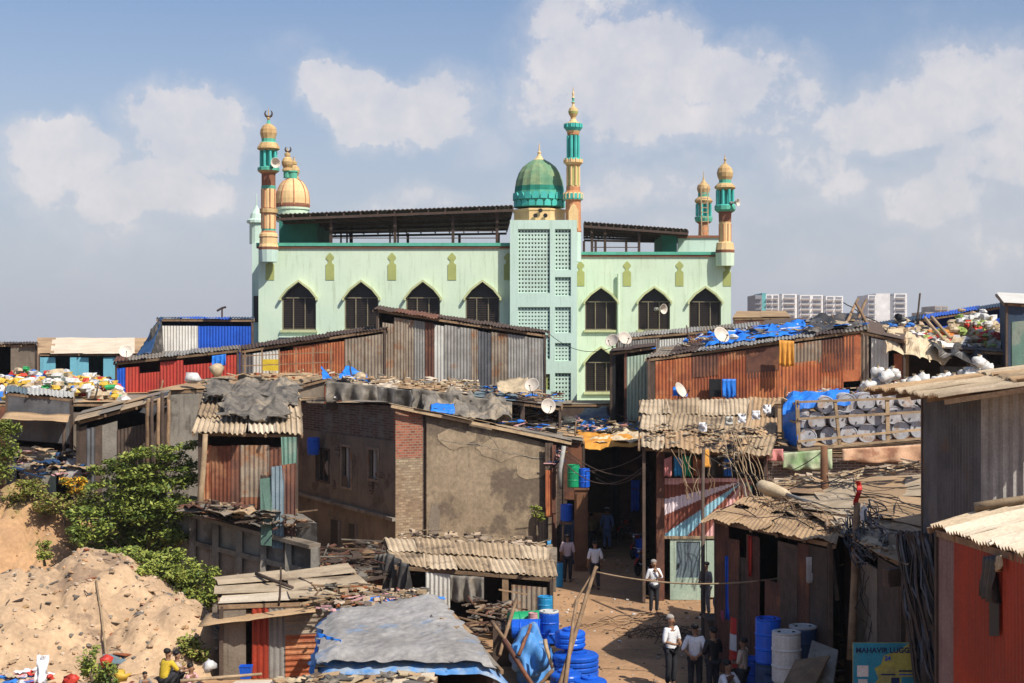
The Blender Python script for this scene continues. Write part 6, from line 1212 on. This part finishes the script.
# ================================================================== PEOPLE
def skin(verts, edges, radii, sub=1):
    me = bpy.data.meshes.new('t'); me.from_pydata([V(v) for v in verts], edges, []); o = bpy.data.objects.new('t', me); COL.objects.link(o)
    m = o.modifiers.new('s', 'SKIN'); m.use_smooth_shade = True
    for i, r in enumerate(radii):
        r = r if isinstance(r, tuple) else (r, r); me.skin_vertices[0].data[i].radius = r
    me.skin_vertices[0].data[0].use_root = True
    s = o.modifiers.new('u', 'SUBSURF'); s.levels = s.render_levels = sub
    bpy.context.view_layer.update()
    ev = bpy.data.meshes.new_from_object(o.evaluated_get(bpy.context.evaluated_depsgraph_get())); bpy.data.objects.remove(o)
    mb = MB(); mb.add([v.co.copy() for v in ev.vertices], [tuple(p.vertices) for p in ev.polygons]); return mb
def person(label, loc, rz, pose='stand', shirt='shirtwhite', trousers='trousers', arms='down', scale=1., hair='hair', kurta=False, skinm='skin', step=0., cap=None):
    loc = V(loc); t = thing('person', label, 'person', loc)
    J = {}
    J['pel'] = V((0,0,.95)); J['sp'] = V((0,.01,1.15)); J['ch'] = V((0,.0,1.34)); J['nk'] = V((0,.0,1.49)); J['hd'] = V((0,-.015,1.60)); J['tp'] = V((0,-.005,1.70))
    for s, n in ((-1,'l'),(1,'r')):
        st = step*s
        J['hp'+n] = V((.09*s,0,.90)); J['kn'+n] = V((.10*s,-.02-st*.5,.5)); J['an'+n] = V((.10*s,.03-st,.09+max(0,-st)*.2)); J['to'+n] = V((.12*s,-.13-st,.035))
        J['sh'+n] = V((.17*s,0,1.42)); J['el'+n] = V((.24*s,.04,1.14)); J['wr'+n] = V((.25*s,-.06,.90)); J['hn'+n] = V((.25*s,-.09,.82))
    if arms == 'behind':
        for s, n in ((-1,'l'),(1,'r')): J['el'+n] = V((.27*s,.12,1.16)); J['wr'+n] = V((.06*s,.2,1.0)); J['hn'+n] = V((-.03*s,.21,.97))
    if arms == 'chin': J['elr'] = V((.2,-.16,1.2)); J['wrr'] = V((.07,-.2,1.4)); J['hnr'] = V((.03,-.16,1.49)); J['ell'] = V((-.26,.0,1.15)); J['wrl'] = V((-.12,-.2,1.12)); J['hnl'] = V((-.03,-.22,1.15))
    if arms == 'front':
        for s, n in ((-1,'l'),(1,'r')): J['el'+n] = V((.25*s,-.02,1.14)); J['wr'+n] = V((.1*s,-.24,1.08)); J['hn'+n] = V((.03*s,-.28,1.1))
    if pose == 'crouch':
        dz = V((0,.12,-.68))
        for k in ('pel','sp','ch','nk','hd','tp','shl','shr','ell','elr','wrl','wrr','hnl','hnr','hpl','hpr'): J[k] = J[k]+dz
        for k in ('ch','nk','hd','tp','shl','shr'): J[k] += V((0,-.12,-.04))
        for s, n in ((-1,'l'),(1,'r')):
            J['kn'+n] = V((.16*s,-.22,.50)); J['an'+n] = V((.11*s,.0,.09)); J['to'+n] = V((.13*s,-.15,.035)); J['el'+n] = V((.24*s,-.12,.5)); J['wr'+n] = V((.14*s,-.34,.48)); J['hn'+n] = V((.1*s,-.4,.45))
    rt = Matrix.Rotation(rz, 3, 'Z')
    def fin(mb): mb.v = [loc+(rt @ p)*scale for p in mb.v]; return mb
    ks = ['pel','sp','ch','nk','hd','tp','hpl','knl','anl','tol','hpr','knr','anr','tor','shl','ell','wrl','hnl','shr','elr','wrr','hnr']
    ed = [('pel','sp'),('sp','ch'),('ch','nk'),('nk','hd'),('hd','tp')]
    for n in 'lr': ed += [('pel','hp'+n),('hp'+n,'kn'+n),('kn'+n,'an'+n),('an'+n,'to'+n),('ch','sh'+n),('sh'+n,'el'+n),('el'+n,'wr'+n),('wr'+n,'hn'+n)]
    rad = dict(pel=(.13,.10), sp=(.125,.09), ch=(.14,.10), nk=.05, hd=(.085,.10), tp=(.075,.09))
    for n in 'lr': rad.update({'hp'+n:.085, 'kn'+n:.058, 'an'+n:.04, 'to'+n:.035, 'sh'+n:.058, 'el'+n:.042, 'wr'+n:.03, 'hn'+n:(.035,.02)})
    body = skin([J[k] for k in ks], [(ks.index(a), ks.index(b)) for a, b in ed], [rad[k] for k in ks])
    # fingers, nose, ears
    for s, n in ((-1,'l'),(1,'r')):
        d = (J['hn'+n]-J['wr'+n]).normalized(); sd_ = d.cross(V((0,1,0)) if abs(d.y) < .9 else V((0,0,1))).normalized()
        for i, l in enumerate((.07,.08,.075,.06)):
            p = J['hn'+n]+sd_*(.027-.018*i); body.tube([p, p+d*l*.55, p+d*l*.8+V((0,-.015,0))], [.011,.01,.007], 5)
        p = J['wr'+n].lerp(J['hn'+n], .5)+sd_*.03; body.tube([p, p+d*.03+sd_*.025, p+d*.06+sd_*.03], [.012,.011,.008], 5)
    h = J['hd']
    body.blob(h+V((0,-.105,.01)), (.035,.04,.05), 0, 0, 0); 
    for s in (-1, 1): body.blob(h+V((.088*s,.01,.01)), (.02,.045,.06), 0, 0, 0)
    part('body', fin(body), skinm, t, smooth=True)
    e = MB()
    for s in (-1, 1): e.blob(h+V((.033*s,-.092,.03)), (.022,.014,.014), 0, 0, 0, 6, 4)
    part('eyes', fin(e), 'black', t)
    hr = MB(); tp = J['tp']; hr.blob((h+tp)/2+V((0,.04,.05)), (.2,.2,.15), 0, .05, 0, 14, 10); part('hair', fin(hr), hair, t, smooth=True)
    if cap: part('cap', fin(MB().lathe(tp+V((0,.01,-.01)), [(.105,0),(.107,.05),(.08,.085),(.01,.095)], 14)), cap, t, smooth=True)
    sk_ = ['ch','sp','pel','nk','shl','ell','shr','elr']; low = J['pel']+V((0,0,-.10 if pose != 'crouch' else 0))
    vs = [J['ch'], J['sp'], J['pel']+V((0,0,.02)), low, J['ch'].lerp(J['nk'], .55)]; es = [(0,1),(1,2),(2,3),(0,4)]; rs = [(.17,.125),(.155,.115),(.16,.125),(.165,.13),(.08,.07)]
    for n in 'lr':
        a = len(vs); e2 = J['el'+n].lerp(J['wr'+n], .15 if not kurta else .8)
        vs += [J['sh'+n], J['el'+n], e2]; es += [(0,a),(a,a+1),(a+1,a+2)]; rs += [.078, .066, .062]
    if kurta:
        a = len(vs); vs += [V((0,0,.72)), V((0,.0,.48))]; es += [(3,a),(a,a+1)]; rs += [(.175,.14), (.19,.15)]
    part('kurta' if kurta else 'shirt', fin(skin(vs, es, rs)), shirt, t, smooth=True)
    vs = [J['pel']+V((0,0,.03))]; es = []; rs = [(.145,.115)]
    for n in 'lr':
        a = len(vs); an = J['an'+n]+V((0,0,.01)); vs += [J['hp'+n], J['kn'+n], J['kn'+n].lerp(an,.5), an]; es += [(0,a),(a,a+1),(a+1,a+2),(a+2,a+3)]; rs += [.105, .078, .07, .062]
    part('trousers', fin(skin(vs, es, rs)), trousers, t, smooth=True)
    for n in 'lr':
        part('shoe', fin(MB().blob(J['an'+n].lerp(J['to'+n], .55)+V((0,0,-.015)), (.1,.27,.09), 0, 0, 0, 10, 6)), 'wooddark', t, smooth=True)
    return t
PI = math.pi
def gp(px, py): p = G(px, py); p.z = gz(p.x, p.y)+.0; return p
def at(px, d): x = X(px, d); return V((x, d, gz(x, d)))
person('man in white shirt holding his chin, standing in the sun at the lane mouth', gp(654,614), .25, arms='chin', hair='hairgrey', scale=1.0)
person('man in white shirt seen from behind walking into the shaded lane', gp(595,589), PI+.1, step=.12, scale=1.0)
person('man in pale pink shirt seen from behind at the left lane wall', gp(567.5,582), PI-.2, shirt='shirtpink', scale=1.0)
person('man in long blue kurta and white cap walking deep in the lane', gp(607,549), PI, shirt='kurtablue', kurta=True, arms='down', cap='white', trousers='kurtablue', scale=1.0)
person('person in olive brown clothes between the cupboard and the blue kurta', gp(591,552), PI+.6, shirt='shirtolive', scale=.92)
person('grey haired man in white shirt with folded hands, standing in the shade', at(671,36.2), .7, arms='front', hair='hairgrey', scale=1.04)
person('man in loose white shirt with his hands behind his back, seen from behind', at(695,35.2), PI-.25, arms='behind', scale=1.03)
person('person in black clothes right of the man with hands behind his back', at(713,35.0), PI+.5, shirt='black', arms='front', scale=1.0)
person('person crouching in white clothes beside the drums at the bottom', at(728,34.2), .8, pose='crouch', scale=1.1, shirt='shirtwhite')
person('man in beige shirt standing bent close to the navy drum', at(743,34.4), PI+1.0, shirt='shirtbeige', arms='front', scale=.93)
person('person in dark patterned clothes behind the thin pole by the street', at(706,45.5), -.9, shirt='shirtgrey', trousers='shirtgrey', arms='front', scale=.98)
def mp(px, d): x = X(px, d); return V((x, d, hA(x, d)))
person('child in yellow shirt near the bottom left edge', mp(168,33.9), 2.4, pose='crouch', shirt='shirtyellow', scale=.9, arms='front')
person('child in pale clothes sitting behind the yellow shirted child', mp(177,34.8), 1.8, pose='crouch', shirt='shirtbeige', scale=.85)
person('child with dark hair low at the bottom edge right of the yellow bundle', mp(145,33.0), 0.5, pose='crouch', shirt='shirtgrey', scale=.6)
person('child in brown clothes crouching just left of the small shed', mp(191,34.4), 1.2, pose='crouch', shirt='bagpink', scale=.85)
# ------------------------------------------------------------------ motorcycles in the lane
def motorbike(label, loc, rz):
    t = thing('motorcycle', label, 'motorcycle', (0,0,0), 'motorcycles parked in the shaded lane')
    for y in (-.65, .65):
        ax = Matrix.Rotation(PI/2, 3, 'Y'); w = part('wheel', MB().lathe((0,y,.3), [(.2,-.02),(.2,.02)], 16, ax=ax), 'chrome', t)
        part('tyre', MB().tube([V((0, y+.27*math.cos(a), .3+.27*math.sin(a))) for a in [2*PI*i/18 for i in range(19)]], .045, 6), 'tyre', w)
    part('frame', MB().tube([(0,-.5,.75),(0,-.1,.35),(0,.3,.35),(0,.65,.3)], .035, 6).tube([(0,-.62,.3),(0,-.45,.9)], .04, 6).box((0,.05,.42), (.2,.35,.25)), 'galvdark', t)
    part('tank', MB().blob((0,-.2,.82), (.26,.5,.22), 0, 0, 0, 10, 8), 'pred', t, smooth=True)
    part('seat', MB().blob((0,.3,.8), (.26,.65,.12), 0, 0, 0, 10, 6), 'black', t, smooth=True)
    part('handlebar', MB().tube([(-.35,-.35,1.0),(-.1,-.45,.98),(.1,-.45,.98),(.35,-.35,1.0)], .018, 6), 'chrome', t)
    part('headlight', MB().blob((0,-.56,.88), (.17,.12,.17), 0, 0, 0, 10, 8), 'chrome', t, smooth=True)
    part('mudguard', MB().tube([V((0, -.65+.33*math.cos(a), .3+.33*math.sin(a))) for a in [PI*.15+PI*.7*i/8 for i in range(9)]], .045, 6), 'pred', t)
    t.location = loc; t.rotation_euler = (0, 0, rz); ORG[t.name] = V(loc); return t
mo = motorbike('motorcycle parked nearest the painted shop behind the chin holding man', at(651,50.2), -.3)
for (px, d, rz, lab) in ((645,54,-.5,'second motorcycle parked along the right side of the lane'),(638,58,-.4,'third motorcycle parked farther in along the right side of the lane'),(628,63,-.6,'motorcycle parked deepest in the lane on the right')):
    dup(mo, at(px,d), rz, lab)
# ================================================================== AIR
hz_ = MB().bb(-905, 905, -205, 2505, -1, 62)
hm = bpy.data.materials.new('air'); hm.use_nodes = True; hm.node_tree.nodes.remove(hm.node_tree.nodes['Principled BSDF'])
vp = hm.node_tree.nodes.new('ShaderNodeVolumePrincipled'); vp.inputs['Density'].default_value = .0002; vp.inputs['Color'].default_value = (.82,.86,.92,1); vp.inputs['Anisotropy'].default_value = .2
hm.node_tree.links.new(vp.outputs[0], hm.node_tree.nodes['Material Output'].inputs['Volume'])
M['air'] = hm; ho = mk('haze', hz_, 'air', V((0,0,0))); ho['kind'] = 'stuff'; ho['label'] = 'thin pale haze in the air over the whole scene'; ho['category'] = 'haze'
SKYMUL = (.74,.80,.90); HAZEC = (3.95,4.1,4.6); CLOUDC = (6.1,5.7,5.6); CLOUDD = (4.9,4.75,4.9); EXPO = .30
# ================================================================== WORLD, SUN, CAMERA
SUN_EL, SUN_AZ = math.radians(48), math.radians(44)   # azimuth from -Y towards +X
w = bpy.data.worlds.new('World'); S.world = w; w.use_nodes = True
nt = w.node_tree; N = nt.nodes; L = nt.links; bg = N['Background']
sky = N.new('ShaderNodeTexSky'); sky.sky_type = 'NISHITA'; sky.sun_disc = False
sky.sun_elevation = SUN_EL; sky.sun_rotation = math.radians(180)-SUN_AZ
sky.air_density = 1.0; sky.dust_density = 2.2; sky.ozone_density = 2.0; sky.altitude = 20
tc = N.new('ShaderNodeTexCoord')
def vm(op, a, b=None):
    n = N.new('ShaderNodeVectorMath'); n.operation = op
    for i, q in enumerate((a, b)):
        if q is None: continue
        if isinstance(q, (tuple, Vector)): n.inputs[i].default_value = tuple(q)
        else: L.new(q, n.inputs[i])
    return n
def mt(op, a, b=None, clamp=False):
    n = N.new('ShaderNodeMath'); n.operation = op; n.use_clamp = clamp
    for i, q in enumerate((a, b)):
        if q is None: continue
        if isinstance(q, (int, float)): n.inputs[i].default_value = q
        else: L.new(q, n.inputs[i])
    return n.outputs[0]
def ns(sc, det, v, rg=.55):
    n = N.new('ShaderNodeTexNoise'); n.inputs['Scale'].default_value = sc; n.inputs['Detail'].default_value = det; n.inputs['Roughness'].default_value = rg
    L.new(v, n.inputs['Vector']); return n
dirv = vm('NORMALIZE', tc.outputs['Generated']).outputs[0]
n1 = ns(12, 12, dirv, .65); wsub = vm('SUBTRACT', n1.outputs['Color'], (.5,.5,.5)); wsc = vm('SCALE', wsub.outputs[0]); wsc.inputs['Scale'].default_value = .075
wv = vm('ADD', dirv, wsc.outputs[0]).outputs[0]
blobs = [(585,60,90,60,.95),(655,55,80,55,1),(730,78,95,50,1),(790,85,60,50,.9),(620,115,100,50,.9),(720,125,110,38,.8),(530,100,70,50,.7),(590,5,80,40,.9),
         (350,98,55,40,1.2),(415,118,80,36,1.15),(455,98,45,40,.8),(470,135,70,35,.7),(190,125,75,42,1.3),(60,155,75,38,1.25),(150,188,110,42,.95),(35,185,60,40,.75),(130,225,120,45,.5),(240,170,60,35,.5),
         (965,85,90,60,.95),(900,115,80,50,.85),(1000,150,120,65,.9),(840,125,80,45,.7),(930,200,110,55,.8),(790,160,90,42,.65),(870,195,80,45,.7),(420,205,90,25,.7),(790,200,60,30,.65),
         (720,185,90,35,.65),(700,235,90,32,.5),(1010,230,120,70,.7),(300,60,80,28,.3),(520,200,70,40,.5),(600,190,70,35,.6),(850,250,140,45,.5),(80,250,120,40,.35),(900,20,120,25,.3)]
acc = None
for px, py, rx, ry, a in blobs:
    d = vm('SUBTRACT', wv, V(((px-CX)/F, 1, (CY-py)/F)).normalized())
    e = vm('MULTIPLY', d.outputs[0], (F/rx, F/rx*.5, F/ry)); ln = vm('LENGTH', e.outputs[0]).outputs['Value']
    mr = N.new('ShaderNodeMapRange'); mr.interpolation_type = 'SMOOTHSTEP'
    mr.inputs['From Min'].default_value = 1.45; mr.inputs['From Max'].default_value = .25; mr.inputs['To Max'].default_value = a
    L.new(ln, mr.inputs['Value']); acc = mr.outputs[0] if acc is None else mt('MAXIMUM', acc, mr.outputs[0])
n2 = ns(15, 14, dirv, .66); n3 = ns(26, 10, dirv, .62)
cl = mt('ADD', acc, mt('MULTIPLY', mt('SUBTRACT', n2.outputs['Fac'], .5), 1.5))
def sstep(v, a, b_):
    m = N.new('ShaderNodeMapRange'); m.interpolation_type = 'SMOOTHSTEP'; m.inputs['From Min'].default_value = a; m.inputs['From Max'].default_value = b_
    L.new(v, m.inputs['Value']); return m.outputs[0]
crisp = mt('MULTIPLY', sstep(cl, .55, .82), .66)
softc = mt('MULTIPLY', sstep(cl, .1, 1.1), .46)
fac = mt('MULTIPLY', mt('MAXIMUM', crisp, softc), mt('MINIMUM', mt('MULTIPLY', acc, 2.5), 1), True)
fac = mt('MULTIPLY', fac, mt('ADD', mt('MULTIPLY', n3.outputs['Fac'], .8), .62), True)
sep = N.new('ShaderNodeSeparateXYZ'); L.new(dirv, sep.inputs[0])
# haze near the horizon of the sky
hz = N.new('ShaderNodeMapRange'); hz.interpolation_type = 'SMOOTHSTEP'; hz.inputs['From Min'].default_value = .30; hz.inputs['From Max'].default_value = -.02
L.new(sep.outputs[2], hz.inputs['Value'])
def mixc(f, a, b):
    n = N.new('ShaderNodeMix'); n.data_type = 'RGBA'
    if isinstance(f, float): n.inputs[0].default_value = f
    else: L.new(f, n.inputs[0])
    for i, q in ((6, a), (7, b)):
        if isinstance(q, tuple): n.inputs[i].default_value = (*q, 1)
        else: L.new(q, n.inputs[i])
    return n.outputs[2]
skyc = vm('MULTIPLY', sky.outputs[0], SKYMUL).outputs[0]
c1 = mixc(mt('MULTIPLY', hz.outputs[0], .85), skyc, HAZEC)
cc_ = mixc(mt('MULTIPLY', mt('SUBTRACT', n3.outputs['Fac'], .3), 2.2, True), CLOUDD, CLOUDC)
c2 = mixc(fac, c1, cc_)
L.new(c2, bg.inputs[0]); bg.inputs[1].default_value = .12
sl = bpy.data.lights.new('sun', 'SUN'); sl.energy = 5.0; sl.angle = math.radians(.55); sl.color = (1, .94, .84)
so = bpy.data.objects.new('sun', sl); COL.objects.link(so)
sd = V((math.sin(SUN_AZ)*math.cos(SUN_EL), -math.cos(SUN_AZ)*math.cos(SUN_EL), math.sin(SUN_EL)))
so.rotation_euler = sd.to_track_quat('Z', 'Y').to_euler(); so.location = (20, -20, 40)
cam = bpy.data.cameras.new('camera'); cam.lens = 50; cam.sensor_width = 36; cam.clip_end = 6000
co = bpy.data.objects.new('camera', cam); COL.objects.link(co); co.location = (0, 0, H); co.rotation_euler = (math.radians(90), 0, 0)
S.camera = co
S.view_settings.view_transform = 'Standard'; S.view_settings.look = 'None'; S.view_settings.gamma = 1; S.view_settings.exposure = EXPO
